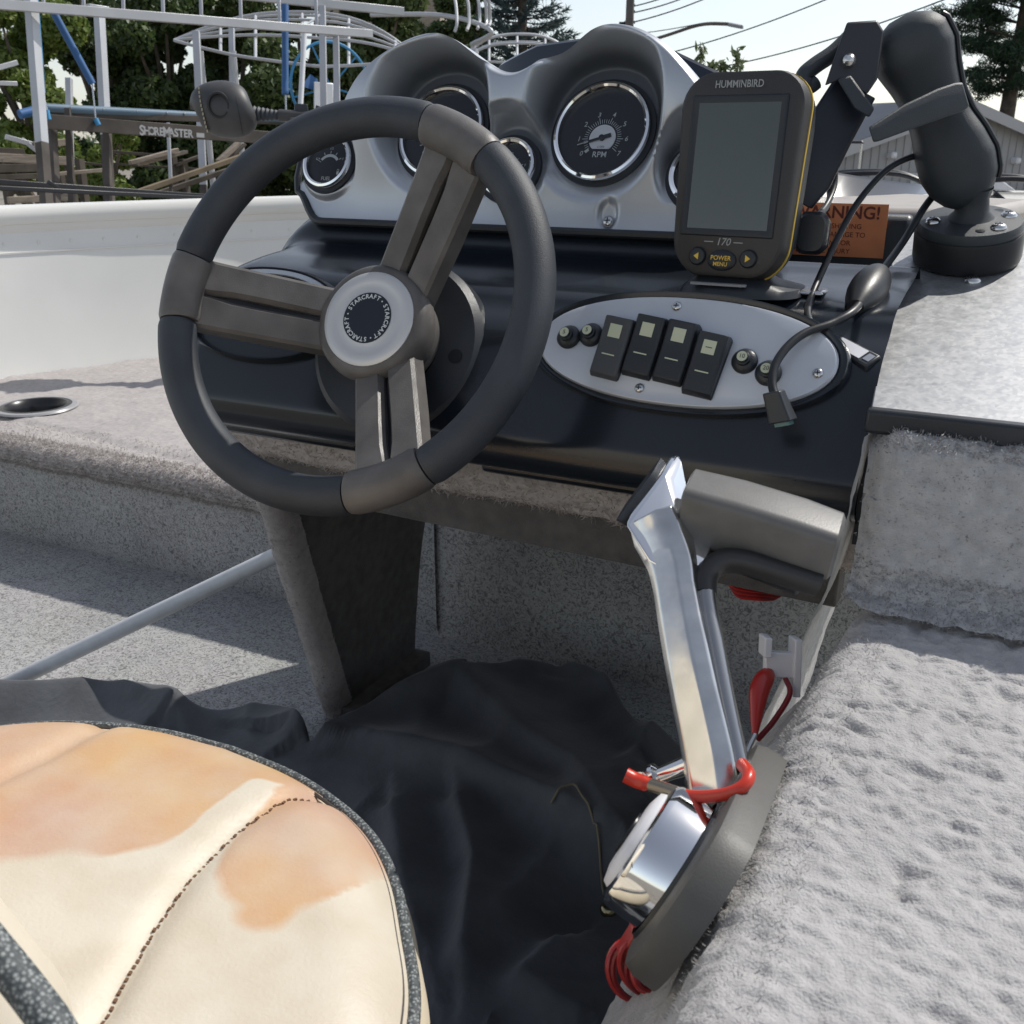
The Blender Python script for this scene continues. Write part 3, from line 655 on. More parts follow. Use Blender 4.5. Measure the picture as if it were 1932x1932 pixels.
for i in range(3):
    a0 = ANG[i] + HALF[i] * (-1); a1 = ANG[i] + HALF[i]
    nxt = ANG[(i + 2) % 3] if i else ANG[2]
order = sorted([(ANG[i] % 360, HALF[i]) for i in range(3)])
for i in range(3):
    a, h = order[i]; b, h2 = order[(i + 1) % 3]; b = b if b > a else b + 360
    rim_piece(a + h + .45, b - h2 - .45, 60, TR, "rim_grip", mRubber)
    rim_piece(a - h, a + h, 16, TR * 1.01, "spoke_end", mSpoke, 1)
HZ = -.047                                            # hub face sits deeper than the rim
for a in ANG:
    f = WF.rot(math.radians(a))
    for sgn in (-1, 1):                              # each spoke: two blades with a slot between them
        secs = []
        for x, wi, wo, zt, zb in [(.040, .0016, .0300, HZ - .004, HZ - .026), (.070, .0022, .0306, HZ + .0085, HZ - .014), (.100, .0028, .0312, HZ + .021, HZ - .002), (.125, .0026, .0317, HZ + .0315, HZ + .010), (.142, .0004, .0321, HZ + .039, HZ + .018), (.160, .0, .0325, HZ + .048, HZ + .028)]:
            y0, y1 = sgn * wi, sgn * wo
            secs.append([f(x, y0, zb), f(x, y1, zb), f(x, y1 - sgn * .001, zt - .004), f(x, y1 - sgn * .004, zt - .001), f(x, y0 + sgn * .0035, zt), f(x, y0, zt - .006)])
        MB().loft(secs if sgn > 0 else [q[::-1] for q in secs]).build("spoke", mSpoke, whl, ang=25)
    MB().loft([[f(x, -.005, z), f(x, .005, z), f(x, .005, z - .004), f(x, -.005, z - .004)] for x, z in ((.04, HZ - .012), (.105, HZ + .010), (.15, -.012))]).build("spoke_web", mDial, whl)
hf = WF.at(0, 0, HZ)
MB().lathe(hf, [(.036, -.075), (.040, -.06), (.046, -.040), (.0525, -.022), (.0540, -.010), (.0525, -.002), (.0485, .003), (.0435, .004)], 64).build("hub", mSpoke, whl, ang=60)
MB().lathe(hf, [(.0435, .002), (.0432, .0048), (.0405, .0062), (.0335, .0066), (.0325, .0060), (.024, .0066), (.0235, .0068), (.0001, .0068)], 64).build("hub_cap", M("satin silver cap", (.60, .61, .62), .38, metal=.35), whl, ang=40)
bd = MB().disc(hf, .0232, .0073, 64).build("badge", M("navy badge", (.010, .014, .026), .4), whl)
mb = MB(); word = "STARCRAFT"
W = {'S': .92, 'T': .85, 'A': .98, 'R': 1.0, 'C': 1.0, 'F': .82}
for k in range(3):
    a0 = math.radians(157 - 120 * k); t = a0; step = math.radians(11.3)
    for ch in word:
        fr = Fr(hf(.0195 * math.cos(t), .0195 * math.sin(t), .0076), hf.X * math.sin(t) - hf.Y * math.cos(t), hf.X * math.cos(t) + hf.Y * math.sin(t), hf.Z)
        mb.text(fr, ch, .0056, 0, bold=.03, sx=.95); t -= step
    t -= math.radians(2.6)
    fr = hf.at(.0195 * math.cos(t), .0195 * math.sin(t), .0076); mb.disc(fr, .00075, 0, 12)
mb.build("lettering", mWhitePrint, bd)
# column and boss belong to the console
cf = WF.at(0, 0, -.098)
MB().lathe(cf, [(.034, .045), (.040, .028), (.046, .008), (.046, .0)], 48).build("column_collar", mSpoke, con, ang=50)
MB().lathe(cf.at(.0, -.004, -.016), [(.046, .018), (.080, .016), (.086, .010), (.087, -.01), (.087, -.03)], 64).build("column_boss", mBlackPlastic, con, ang=40)
MB().disc(cf.at(.064, -.012, .0022), .0065, 0, 20).build("boss_hole", mDial, con)

# ================================================================== THROTTLE CONTROL
fm = nrm(V(-.905, 0, .425)); fyv = nrm(V(0, 1, 0)); fu = np.cross(fm, fyv)       # plate frame on the sloping inner face
TC = P(1372, 1640, .535) + fm * .008
thr = thing("throttle_control", "side-mount throttle with chrome lever, black T-grip and grey base plate on carpeted side", "throttle", TC - V(0, 0, .06))
tf = Fr(TC, V(0, .93, .37), nrm(np.cross(fm, V(0, .93, .37))), fm)
tf.X = nrm(on_plane(1448, 1450, TC, fm) - on_plane(1285, 1845, TC, fm)); tf.Y = np.cross(fm, tf.X)
mb = MB(); out = []
for q in np.linspace(0, 2 * math.pi, 48, endpoint=False):
    c, s_ = math.cos(q), math.sin(q); hw = .043 if s_ < 0 else .043
    out.append((.042 * np.sign(c) * (1 if abs(c) > .02 else 0) + .040 * c, hw * s_))
mb.loft([[tf(x * k, y * k * 1.12, z) for x, y in out] for k, z in ((1.0, -.006), (1.0, .006), (.965, .0115), (.90, .013))]); mb.build("base_plate", mGreyPlate, thr, ang=35)
MB().lathe(tf.at(.034, -.020, .0132), [(.0075, .0012), (.0068, .0018), (.006, -.004), (.0001, -.005)], 24).build("mount_hole", mDial, thr)
DC = tf.at(-.014, .009, .011); DC = Fr(DC.O, tf.X, tf.Y, fm)
mb = MB().lathe(DC, [(.041, -.002), (.041, .002), (.0395, .004)], 56); mb.build("drum_gasket", mBlackPlastic, thr)
mb = MB().lathe(DC, [(.0365, .0), (.0365, .022), (.035, .0252), (.0325, .0265), (.029, .027)], 72); mb.build("drum", mChrome, thr, ang=30)
mb = MB().lathe(DC, [(.029, .0265), (.027, .030), (.019, .032), (.0001, .0325)], 48); mb.build("drum_cap", mWhitePlastic, thr, ang=50)
mb = MB().lathe(DC.at(0, 0, .0325), [(.012, 0), (.012, .001), (.009, .0012), (.0001, .0012)], 24); mb.build("cap_logo", mDial, thr)
# lever arm: rounded bar rising from the drum to the grip
path = [(P(1350, 1500, .555), .0150, .011), (P(1338, 1420, .562), .0148, .0108), (P(1312, 1300, .575), .0140, .0105), (P(1290, 1190, .59), .0135, .0102), (P(1276, 1110, .602), .0132, .010), (P(1266, 1060, .61), .0145, .010), (P(1245, 1010, .62), .0165, .010), (P(1232, 975, .625), .015, .010)]
pc = spline([q[0] for q in path], 8); tt = np.linspace(0, 1, len(pc)); kk = np.linspace(0, 1, len(path))
hw = np.interp(tt, kk, [q[1] * 1.02 for q in path]); hd = np.interp(tt, kk, [q[2] for q in path])
vd = nrm(ray(1300, 1250)); secs = []
for i, c in enumerate(pc):
    t = nrm(pc[min(i + 1, len(pc) - 1)] - pc[max(i - 1, 0)]); sx = nrm(np.cross(t, -vd)); fz = np.cross(sx, t)
    sx, fz = nrm(sx * .93 + fz * .36), nrm(fz * .93 - sx * .36)
    secs.append([c + sx * x + fz * y for x, y in ((hw[i], -hd[i]), (hw[i], hd[i] * .5), (hw[i] * .42, hd[i]), (hw[i] * .05, hd[i] * .95), (-hw[i] * .62, hd[i] * .9), (-hw[i], hd[i] * .45), (-hw[i], -hd[i]))])
MB().loft(secs).build("lever_arm", M("worn chrome", (.72, .71, .69), .2, metal=1., var=.1, vs=60, rvar=.06), thr, ang=50, bevel=.003, bseg=3)
strip = spline([P(1392, 1450, .556), P(1368, 1340, .568), P(1345, 1220, .584), P(1330, 1130, .598), P(1334, 1085, .606), P(1358, 1062, .608), P(1400, 1060, .606), P(1470, 1080, .603), P(1545, 1103, .60)], 8)
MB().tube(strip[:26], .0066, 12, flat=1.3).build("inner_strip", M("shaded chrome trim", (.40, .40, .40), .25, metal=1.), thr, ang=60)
MB().tube(strip[25:], .0072, 12, flat=1.3).build("trigger_strip", M("dark trigger plastic", (.03, .03, .031), .4), thr, ang=60)
gA, gB = P(1258, 950, .63), P(1590, 1040, .60)
gx = nrm(gB - gA); gy = nrm(np.cross(nrm(-ray(1400, 980)), gx)); gy = nrm(V(0, 0, 1) - gx * gx[2] + .25 * V(0, -1, 0)); gz = np.cross(gx, gy)
gf = Fr((gA + gB) / 2, gx, gy, gz); L = np.linalg.norm(gB - gA)
# chrome shoulder between arm and grip
sh = [P(1188, 968, .632), P(1232, 1038, .615), P(1300, 1075, .607), P(1345, 1040, .613), P(1290, 960, .632), P(1275, 880, .645), P(1255, 878, .646)]
mb = MB(); mb.loft([[q + gz * z for q in sh] for z in (-.016, .013)]); mb.build("lever_shoulder", mChrome, thr, bevel=.004, bseg=3)
mb = MB(); secs = []
for x, h, w in [(-L * .40, .016, .014), (-L * .385, .0185, .0165), (-L * .1, .0195, .0175), (L * .25, .0185, .0175), (L * .455, .0165, .0165), (L * .475, .014, .014)]:
    secs.append([gf(x, yy + .003 - .02 * x, zz) for zz, yy in rr(w, h, .007, 5)])
mb.loft(secs); mb.build("grip", mGrip, thr, ang=40)
mb = MB(); pth = [(-L * .40, -.030), (-L * .33, -.020), (-L * .22, -.0215), (L * .05, -.0245), (L * .33, -.028)]
secs = []
for (x, y) in pth: secs.append([gf(x + a * .3, y + b, c) for a, b, c in ((0, -.006, -.010), (0, -.007, .010), (0, .007, .012), (0, .007, -.010))])
mb.loft(secs); mb.build("trigger_bar", mBlackPlastic, thr, bevel=.0025)
mb = MB(); fr = Fr(P(1210, 925, .642), nrm(P(1262, 872, .645) - P(1192, 965, .635)), gz, None)
mb.rloft(Fr(fr.O, fr.X, gz, np.cross(fr.X, gz)), [(0, 0, -.002, .021, .011, .005), (0, 0, .006, .020, .010, .005), (0, 0, .009, .016, .008, .005)]); mb.build("trim_button", mBlackPlastic, thr, ang=50)
# key toggle beside the lever
mb = MB(); a, b = P(1225, 1470, .575), P(1302, 1442, .565); mb.tube([a, a + (b - a) * .1, a + (b - a) * .2, a + (b - a) * .28, b], [.004, .0075, .0075, .0045, .0055], 14); mb.tube([P(1222, 1488, .572), P(1218, 1455, .574)], [.004, .006], 12)
mb.build("stop_toggle", mChrome, thr)

# red lanyard hooked round the base of the lever
lan = thing("lanyard_ring", "bright red kill-switch lanyard loop clipped around the foot of the chrome lever", "lanyard", P(1300, 1500, .56))
ring = spline([P(1180, 1462, 0.556), P(1205, 1474, 0.554), P(1245, 1485, 0.546), P(1300, 1502, 0.532), P(1360, 1500, 0.519), P(1400, 1485, 0.514), P(1413, 1462, 0.519), P(1400, 1442, 0.534)], 8)
MB().tube(ring, [.0042] * 12 + [.0034] * (len(ring) - 12), 10).build("loop", mBrightRed, lan)
MB().tube(spline([P(1312, 1497, 0.559), P(1335, 1478, 0.564), P(1362, 1480, 0.559), P(1372, 1494, 0.546)], 6), .0034, 10).build("strand", mBrightRed, lan)
mb = MB().tube([P(1228, 1481, 0.548), P(1278, 1497, 0.536)], .0036, 10); mb.build("crimp", M("brass crimp", (.25, .22, .18), .35, metal=.8), lan)
# coiled lanyard hanging under the control
coil = thing("lanyard_coil", "coiled dark red safety lanyard hanging below the throttle base plate", "lanyard", P(1205, 1860, .56))
MB().rloft(Fr(P(1213, 1775, .555), nrm(V(.8, .4, 0)), nrm(P(1230, 1745, .55) - P(1195, 1800, .56)), None), [(0, 0, -.006, .010, .013, .004), (0, .0, .006, .010, .013, .004)]).build("holder", mRed, coil, bevel=.001)
for k in range(6):
    c = P(1196 + k * 9, 1830 - k * 3 + (k % 2) * 5, .565 - .006 * k); u = nrm(V(.8, .5, 0) + .2 * rng.normal(size=3)); v = nrm(V(-.3, .35, .9) + .15 * rng.normal(size=3)); r = .0145 - .0007 * k
    MB().tube([c + r * (math.cos(q) * u + 1.15 * math.sin(q) * v) for q in np.linspace(0, 2 * math.pi, 26, endpoint=False)], .0017, 7, ring=True).build("coil_turn", mRed if k % 2 == 0 else mRedDk, coil)
# clip on the side panel ahead of the control
clip = thing("kill_switch_clip", "red pull cord with a white plastic clip on the carpeted side", "clip", P(1440, 1360, .80))
cfm = Fr(P(1470, 1248, .80), nrm(V(.85, .5, -.1)), nrm(V(-.1, .2, 1)), None)
mb = MB(); mb.box(cfm, -.012, .012, -.012, .008, -.004, .004); mb.box(cfm.at(-.0115, .014), -.003, .003, -.01, .006, -.008, .008); mb.box(cfm.at(.0125, .004), -.003, .003, -.03, .016, -.008, .008); mb.build("clip_body", mWhitePlastic, clip, bevel=.001)
MB().tube(spline([P(1452, 1265, .80), P(1434, 1300, .79), P(1428, 1340, .78), P(1424, 1385, .77)], 6), [.004, .006, .007, .0078, .008, .008, .008, .0078, .0075, .007, .0065, .006, .0055, .005, .0045, .004, .0035, .003, .0025], 12).build("pull_tab", mRed, clip)
MB().tube(spline([P(1424, 1385, .77), P(1412, 1410, .765), P(1400, 1440, .76)], 6), .0025, 8).build("chain", mSteel, clip)
MB().tube(spline([P(1482, 1280, .80), P(1490, 1310, .79), P(1460, 1360, .785), P(1430, 1395, .775)], 6), .0022, 8).build("cord", mRedDk, clip)
wires = thing("wire_bundle", "loose bundle of dark red wires tucked under the dash board", "wires", P(1410, 1110, 1.0))
for k in range(5):
    MB().tube(spline([P(1365 + 3 * k, 1085 + k * 3, 1.02), P(1385 + 2 * k, 1108 + k * 4, 1.0), P(1430, 1118 + 3 * k, .99), P(1475 - k * 4, 1122 + k * 2, 1.0)], 5), .0022, 6).build("wire", mRedDk if k % 2 else mRed, wires)

# ================================================================== FISH FINDER
tl = math.radians(9)
FFN = Fr(P(1388, 333, .85), nrm(V(1, -.10, 0)), nrm(V(.0, math.sin(tl), math.cos(tl))), None)
fish = thing("fish_finder", "handheld-size black fish finder with blank portrait screen and yellow side stripe on the dash", "fish finder", FFN(0, -.105, -.03))
FFN.Z = np.cross(FFN.X, FFN.Y)
hw, hh = .0515, .0835
def fsec(k, z, kh=None, dy=0): return [FFN(x * (1 + .06 * y / hh) * .985, y + dy - .004 * (x / hw) ** 2 * (1 if y > 0 else -1.3), z) for x, y in rr(hw * k, hh * (kh or k), .025, 7)]
mb = MB().loft([fsec(1.0, -.014), fsec(1.0, -.002), fsec(.985, .004), fsec(.95, .006)]); case = mb.build("front_case", mFish, fish, ang=35)
mb = MB().loft([fsec(1.012, -.0155), fsec(1.012, -.0128)]); mb.build("yellow_stripe", M("yellow stripe", (.62, .42, .06), .45), fish)
mb = MB().loft([fsec(.70, -.060), fsec(.86, -.052), fsec(.97, -.030), fsec(1.0, -.0155)]); mb.build("back_case", mFishSide, fish, ang=50)
sx0, sx1, sy0, sy1 = -.036, .034, -.043, .057
mb = MB(); ins = lambda o, z: [FFN(x, y, z) for x, y in ((sx0 - o, sy0 - o), (sx1 + o, sy0 - o), (sx1 + o, sy1 + o), (sx0 - o, sy1 + o))]
mb.loft([ins(.006, .0058), ins(.006, .0072), ins(.004, .0074), ins(.0, .0062)], caps=False); mb.build("screen_bezel", mFishSide, fish, bevel=.001)
MB().add(ins(.0005, .0062), [(0, 1, 2, 3)]).build("screen", mScreen, fish)
mb = MB(); mb.text(FFN.at(-.003, .071, .0063), "HUMMINBIRD", .0082, bold=.014, sx=.82); mGreyPrint = M("grey print", (.30, .31, .31), .5); mb.build("brand_lettering", mGreyPrint, case); mb = MB(); mb.text(FFN.at(-.002, -.0535, .0063), "170", .0085, bold=.01, shear=.2)
for sg in (-1, 1): mb.box(FFN.at(-.002 + sg * .013, -.0535, .0063), -.004, .004, -.0004, .0004, 0, .0003)
mb.build("model_lettering", mGreyPrint, case)
for x, y, w, h, t in [(-.0235, -.066, .0075, .0075, "<"), (-.0015, -.0685, .0125, .0085, "POWER"), (.0215, -.066, .0075, .0075, ">")]:
    f = FFN.at(x, y, .0055); mb = MB(); mb.loft([[f(a * k, b * k, z) for a, b in oval(w, h, 2, 30)] for k, z in ((1, 0), (1, .002), (.85, .0034), (.5, .0038))])
    if t == "POWER": mb.text(f.at(0, .0018, .0040), "POWER", .0052, m=1, bold=.01); mb.text(f.at(0, -.0032, .0040), "MENU", .0046, m=1, bold=.01)
    else:
        sg = 1 if t == ">" else -1; mb.add([f(-sg * .0018, .0030, .0042), f(sg * .0026, 0, .0042), f(-sg * .0018, -.0030, .0042)], [(0, 1, 2)], 1)
    mb.build("button", [mFishSide, mYellowPrint], fish, ang=40)
bf = Fr(FFN(0, -.098, -.03), (1, 0, 0), (0, 1, -.03 * 0), None)
dz = -.123 - bf.O[2]
mb = MB().rloft(bf, [(0.006, .004, dz - .002, .052, .042, .03), (0.006, .004, dz + .004, .050, .040, .03), (0, .0, dz + .009, .036, .030, .02), (0, 0, dz + .016, .026, .02, .012), (0, .0, .018, .024, .014, .008)]); mb.build("swivel_base", mBlackPlastic, fish, ang=45)
mb = MB().rloft(bf, [(-.006, -.0345, dz + .0072, .024, .0032, .002), (-.006, -.0345, dz + .009, .024, .0032, .002)]); mb.build("base_tag", M("grey tag", (.3, .3, .31), .5), fish)
mb = MB().box(bf, .042, .075, -.004, .026, dz - .001, dz + .003); mb.build("base_foot", mSteel, fish, bevel=.002)

# ================================================================== CORDS
def cord(name, label, pts, r, grp=None, n=8, mat=mCord):
    o = MB().tube(spline(pts, n), r, 10).build(name, mat, None, loc=pts[-1]); tag(o, label, "cord", grp); return o
mb = MB(); c1 = spline([P(1518, 258, .92), P(1548, 270, .95), P(1572, 300, .96), P(1574, 350, .96), P(1556, 392, .94), P(1530, 415, .90)], 8); c2 = spline([P(1518, 326, .93), P(1545, 330, .95), P(1564, 355, .96), P(1562, 385, .95), P(1542, 412, .92), P(1518, 440, .885)], 8)
tag(MB().tube(c1, .0028, 10).build("sensor_cord", mCord, None, loc=c1[0]), "thin black cord arching out of the fish finder's back", "cord")
tag(MB().tube(c2, .0028, 10).build("sensor_cord", mCord, None, loc=c2[0]), "lower, shorter black cord looping beside the fish finder", "cord")
mb = MB().rloft(Fr(P(1532, 440, .885), (1, 0, 0), (0, .1, 1), None), [(0, 0, -.03, .010, .014, .006), (0, 0, 0, .013, .018, .008), (0, 0, .006, .011, .015, .008)]); o = mb.build("cord_plug", mBlackPlastic, fish, ang=50)
cord("mount_cord", "thin grey-black cord arching from the ball mount down onto the dash", [P(1752, 293, .93), P(1715, 298, .93), P(1668, 325, .925), P(1620, 380, .92), P(1585, 440, .91), P(1552, 510, .885), P(1531, 560, .86), P(1524, 590, .832), P(1532, 612, .812), P(1555, 622, .806)], .0030)
pc = thing("power_cord", "black power cord with egg-shaped bead and plug hanging over the switch plate", "cord", P(1475, 790, .80))
pth = spline([P(1782, 345, .95), P(1745, 390, .945), P(1705, 455, .935), P(1665, 510, .90), P(1637, 548, .86), P(1612, 585, .812), P(1570, 610, .80), P(1520, 628, .795), P(1485, 655, .79), P(1462, 690, .785), P(1457, 725, .78), P(1465, 755, .775)], 10)
MB().tube(pth, .0034, 12).build("cable", mCord, pc)
a, b = P(1662, 512, .885), P(1614, 580, .825); ts_ = np.linspace(0, 1, 14)
MB().tube([a + (b - a) * t for t in ts_], [.004 + .0118 * math.sin(math.pi * min(max(t, .02), .98)) ** .55 for t in ts_], 20).build("ferrite_bead", mCord, pc, ang=60)
pf = Fr(P(1470, 772, .772), nrm(V(.9, -.1, .3)), nrm(P(1462, 745, .80) - P(1480, 800, .80)), None)
mb = MB().rloft(Fr(pf.O, pf.X, pf.Z, -pf.Y), [(0, 0, -.014, .007, .006, .002), (0, 0, .0, .008, .007, .002), (0, 0, .010, .009, .008, .002)]); mb.build("plug", mBlackPlastic, pc, bevel=.001)
mb = MB().rloft(Fr(pf.O, pf.X, pf.Z, -pf.Y), [(0, 0, .0102, .006, .005, .001), (0, 0, .013, .006, .005, .001)]); mb.build("plug_face", M("teal pin block", (.10, .20, .19), .35), pc)
cn = thing("loose_connector", "black rectangular wiring connector with a pale label strip beside the switch plate", "connector", P(1605, 680, .80))
cfx = nrm(P(1648, 695, .79) - P(1568, 652, .82)); cff = Fr(P(1608, 672, .805), cfx, nrm(np.cross(np.cross(cfx, V(0, -.5, .9)), cfx)), None)
MB().box(cff, -.022, .022, -.007, .007, -.008, .008).build("connector_body", mBlackPlastic, cn, bevel=.0015)
MB().box(cff, -.016, .012, .0072, .0078, -.0055, .0055).build("label_strip", mWhitePlastic, cn); MB().box(cff, .014, .020, .0072, .0076, -.004, .004).build("latch", mSteel, cn)
MB().tube(spline([cff(-.022, 0, 0), P(1560, 640, .83), P(1548, 622, .85)], 6), .0035, 8).build("lead", mCord, cn)

# ================================================================== BALL MOUNT
pn = nrm(V(0, -.27, 1)); B0 = on_plane(1822, 486, V(0, .775, -.184), pn)
mnt = thing("ball_mount_arm", "black double-socket ball mount arm with clamp holder bolted to the bare metal plate", "mount", B0)
bx = nrm(np.cross(V(0, 1, 0), pn)); bm = Fr(B0, (1, 0, 0), np.cross(pn, V(1, 0, 0)), pn)
mRam = M("powder coated mount", (.032, .039, .045), .5, bump=.25, bs=1400, var=.15, vs=30)
MB().lathe(bm, [(.0465, 0), (.0475, .004), (.0475, .024), (.0465, .027), (.0001, .028)], 56).build("rubber_puck", M("rubber puck", (.008, .009, .011), .55), mnt, ang=40)
MB().lathe(bm, [(.0455, .027), (.0462, .031), (.0440, .036), (.020, .0385), (.015, .044), (.0135, .056), (.016, .066)], 56).build("base_plate", mRam, mnt, ang=40)
for q in (20, 80, 200, 320): screw(bm(.033 * math.cos(math.radians(q)), .033 * math.sin(math.radians(q)), .0365), pn, .007, "screw", mnt)
for q in (50, 290): MB().disc(bm.at(.033 * math.cos(math.radians(q)), .033 * math.sin(math.radians(q)), .0374), .0042, 0, 16).build("bolt_hole", mDial, mnt)
a, b = bm(0, 0, .050), P(1698, 34, .90)
ts_ = np.linspace(0, 1, 40); wid = np.interp(ts_, [0, .04, .12, .22, .34, .45, .56, .68, .80, .90, .96, 1], [.010, .021, .030, .0335, .031, .0265, .0255, .029, .0345, .033, .025, .010])
ax = nrm(b - a); sdv = nrm(np.cross(ax, -ray(1765, 200))); fz = np.cross(sdv, ax); secs = []
for t, w in zip(ts_, wid):
    c = a + (b - a) * t; secs.append([c + sdv * w * (math.copysign(abs(math.cos(q)) ** .8, math.cos(q))) + fz * w * .86 * (math.copysign(abs(math.sin(q)) ** .8, math.sin(q))) for q in np.linspace(0, 2 * math.pi, 32, endpoint=False)])
MB().loft(secs).build("socket_arm", mRam, mnt, ang=70)
# split line cord down the arm's outer side
mb = MB(); side = [a + (b - a) * t + sdv * (w + .0015) * (1 if True else 1) + fz * .004 for t, w in zip(ts_, wid)][3:-3]
if np.dot(side[0] - a, ray(1900, 300) - ray(1800, 300)) < 0: side = [a + (b - a) * t - sdv * (w + .0015) + fz * .004 for t, w in zip(ts_, wid)][3:-3]
tag(MB().tube(side, .0026, 8).build("device_cord", mCord, None, loc=side[0]), "thin black cord running up the side of the ball mount arm", "cord")
# clamp knob: a flat strap across the waist
ka, kb = P(1643, 252, .845), P(1822, 178, .86); kx = nrm(kb - ka); kz = nrm(-ray(1740, 210)); ky = np.cross(kz, kx); kf = Fr((ka + kb) / 2, kx, ky, kz); KL = np.linalg.norm(kb - ka) / 2
mb = MB(); secs = [[kf(x, y + o, z) for y, z in rr(h, .0055, .002, 2)] for x, h, o in ((-KL, .0062, -.001), (-KL * .9, .0072, -.001), (-KL * .2, .0105, .001), (KL * .5, .0120, .001), (KL * .86, .0120, .0), (KL, .0100, 0))]
mb.loft(secs); mb.build("clamp_knob", mRam, mnt, bevel=.001)
MB().lathe(Fr(kf(KL * .55, 0, -.03), kx, ky, kz), [(.009, -.005), (.009, .03)], 20).build("clamp_bolt", mSteel, mnt)
# holder at the upper ball
h0, h1 = P(1640, 62, .90), P(1500, 300, .93)
hx = nrm(h1 - h0); hz = nrm(-ray(1580, 180)); hy = np.cross(hz, hx); HF = Fr(P(1572, 180, .905), hx, hy, hz)
mb = MB().rloft(Fr(P(1590, 205, .915), hy, hz, hx), [(0, 0, -.02, .020, .014, .004), (0, 0, .02, .022, .015, .004), (0, 0, .062, .026, .017, .004), (0, 0, .085, .022, .015, .004)]); mb.build("holder_body", M("blue-black plastic", (.010, .014, .026), .4), mnt, bevel=.001)
mb = MB(); plate = [(1598, 42), (1655, 38), (1668, 60), (1655, 150), (1636, 178), (1612, 165), (1585, 150), (1556, 162), (1570, 120)]
mb.loft([[P(x, y, s_) for x, y in plate] for s_ in (.892, .880)]); mb.build("holder_jaw", M("dull black metal", (.05, .05, .055), .4, metal=.5), mnt, bevel=.0015)
hook = spline([P(1612, 62, .905), P(1575, 98, .905), P(1540, 122, .905), P(1519, 140, .905), P(1516, 155, .905), P(1528, 163, .905), P(1540, 155, .905)], 6)
MB().tube(hook, [.0075] * (len(hook) - 8) + [.0065] * 8, 12).build("holder_hook", mRam, mnt)
mb = MB(); mb.lathe(Fr(P(1601, 115, .878), (1, 0, 0), np.cross(hz, V(1, 0, 0)), hz), [(.0062, -.004), (.0062, .001), (.004, .0045), (.0001, .0055)], 20); mb.build("jaw_bolt", mSteel, mnt)
mb = MB(); mb.loft([[P(x, y, s_) for x, y in ((1580, 150), (1605, 142), (1650, 205), (1640, 222), (1612, 205))] for s_ in (.885, .874)]); mb.build("jaw_lever", mRam, mnt, bevel=.0015)

# ================================================================== HELM SEAT
def vinyl():
    m = bpy.data.materials.new("stained cream vinyl"); m.use_nodes = True; nt = m.node_tree; b = nt.nodes["Principled BSDF"]
    at = nt.nodes.new("ShaderNodeAttribute"); at.attribute_name = "stain"; tc = nt.nodes.new("ShaderNodeTexCoord")
    def noise(s, d=5):
        n = nt.nodes.new("ShaderNodeTexNoise"); n.inputs["Scale"].default_value = s; n.inputs["Detail"].default_value = d; nt.links.new(tc.outputs["Object"], n.inputs["Vector"]); return n
    n1, n2, n3 = noise(26), noise(9, 4), noise(160, 3)
    ad = nt.nodes.new("ShaderNodeMath"); ad.operation = 'MULTIPLY_ADD'; ad.inputs[1].default_value = .7; nt.links.new(n1.outputs["Fac"], ad.inputs[0]); nt.links.new(at.outputs["Fac"], ad.inputs[2])
    sb = nt.nodes.new("ShaderNodeMapRange"); sb.inputs[1].default_value = .70; sb.inputs[2].default_value = .95; nt.links.new(ad.outputs[0], sb.inputs[0])
    tone = nt.nodes.new("ShaderNodeValToRGB"); e = tone.color_ramp.elements; e[0].position = .35; e[0].color = (.50, .305, .215, 1); e[1].position = .66; e[1].color = (.57, .36, .175, 1)
    nt.links.new(n2.outputs["Fac"], tone.inputs[0])
    cream = nt.nodes.new("ShaderNodeValToRGB"); e = cream.color_ramp.elements; e[0].position = .3; e[0].color = (.55, .485, .385, 1); e[1].position = .65; e[1].color = (.615, .565, .47, 1)
    nt.links.new(n1.outputs["Fac"], cream.inputs[0])
    mx = nt.nodes.new("ShaderNodeMixRGB"); va = nt.nodes.new("ShaderNodeMapRange"); va.inputs[1].default_value = .3; va.inputs[2].default_value = .62; va.inputs[3].default_value = .55; va.inputs[4].default_value = 1.0; n4 = noise(17, 7); nt.links.new(n4.outputs["Fac"], va.inputs[0])
    mu = nt.nodes.new("ShaderNodeMath"); mu.operation = 'MULTIPLY'; nt.links.new(sb.outputs[0], mu.inputs[0]); nt.links.new(va.outputs[0], mu.inputs[1])
    nt.links.new(mu.outputs[0], mx.inputs[0]); nt.links.new(cream.outputs[0], mx.inputs[1]); nt.links.new(tone.outputs[0], mx.inputs[2])
    nt.links.new(mx.outputs[0], b.inputs["Base Color"]); b.inputs["Roughness"].default_value = .5
    bp = nt.nodes.new("ShaderNodeBump"); bp.inputs["Strength"].default_value = .30; bp.inputs["Distance"].default_value = .001; n3.inputs["Scale"].default_value = 420; nt.links.new(n3.outputs["Fac"], bp.inputs["Height"]); nt.links.new(bp.outputs[0], b.inputs["Normal"])
    return m
mVinyl = vinyl()
mPiping = bpy.data.materials.new("braided piping"); mPiping.use_nodes = True
nt = mPiping.node_tree; b = nt.nodes["Principled BSDF"]; tc = nt.nodes.new("ShaderNodeTexCoord"); v = nt.nodes.new("ShaderNodeTexVoronoi"); v.inputs["Scale"].default_value = 520
r = nt.nodes.new("ShaderNodeValToRGB"); r.color_ramp.elements[0].position = .15; r.color_ramp.elements[0].color = (.30, .32, .32, 1); r.color_ramp.elements[1].position = .55; r.color_ramp.elements[1].color = (.06, .07, .075, 1)
nt.links.new(tc.outputs["Object"], v.inputs["Vector"]); nt.links.new(v.outputs["Distance"], r.inputs[0]); nt.links.new(r.outputs[0], b.inputs["Base Color"]); b.inputs["Roughness"].default_value = .6
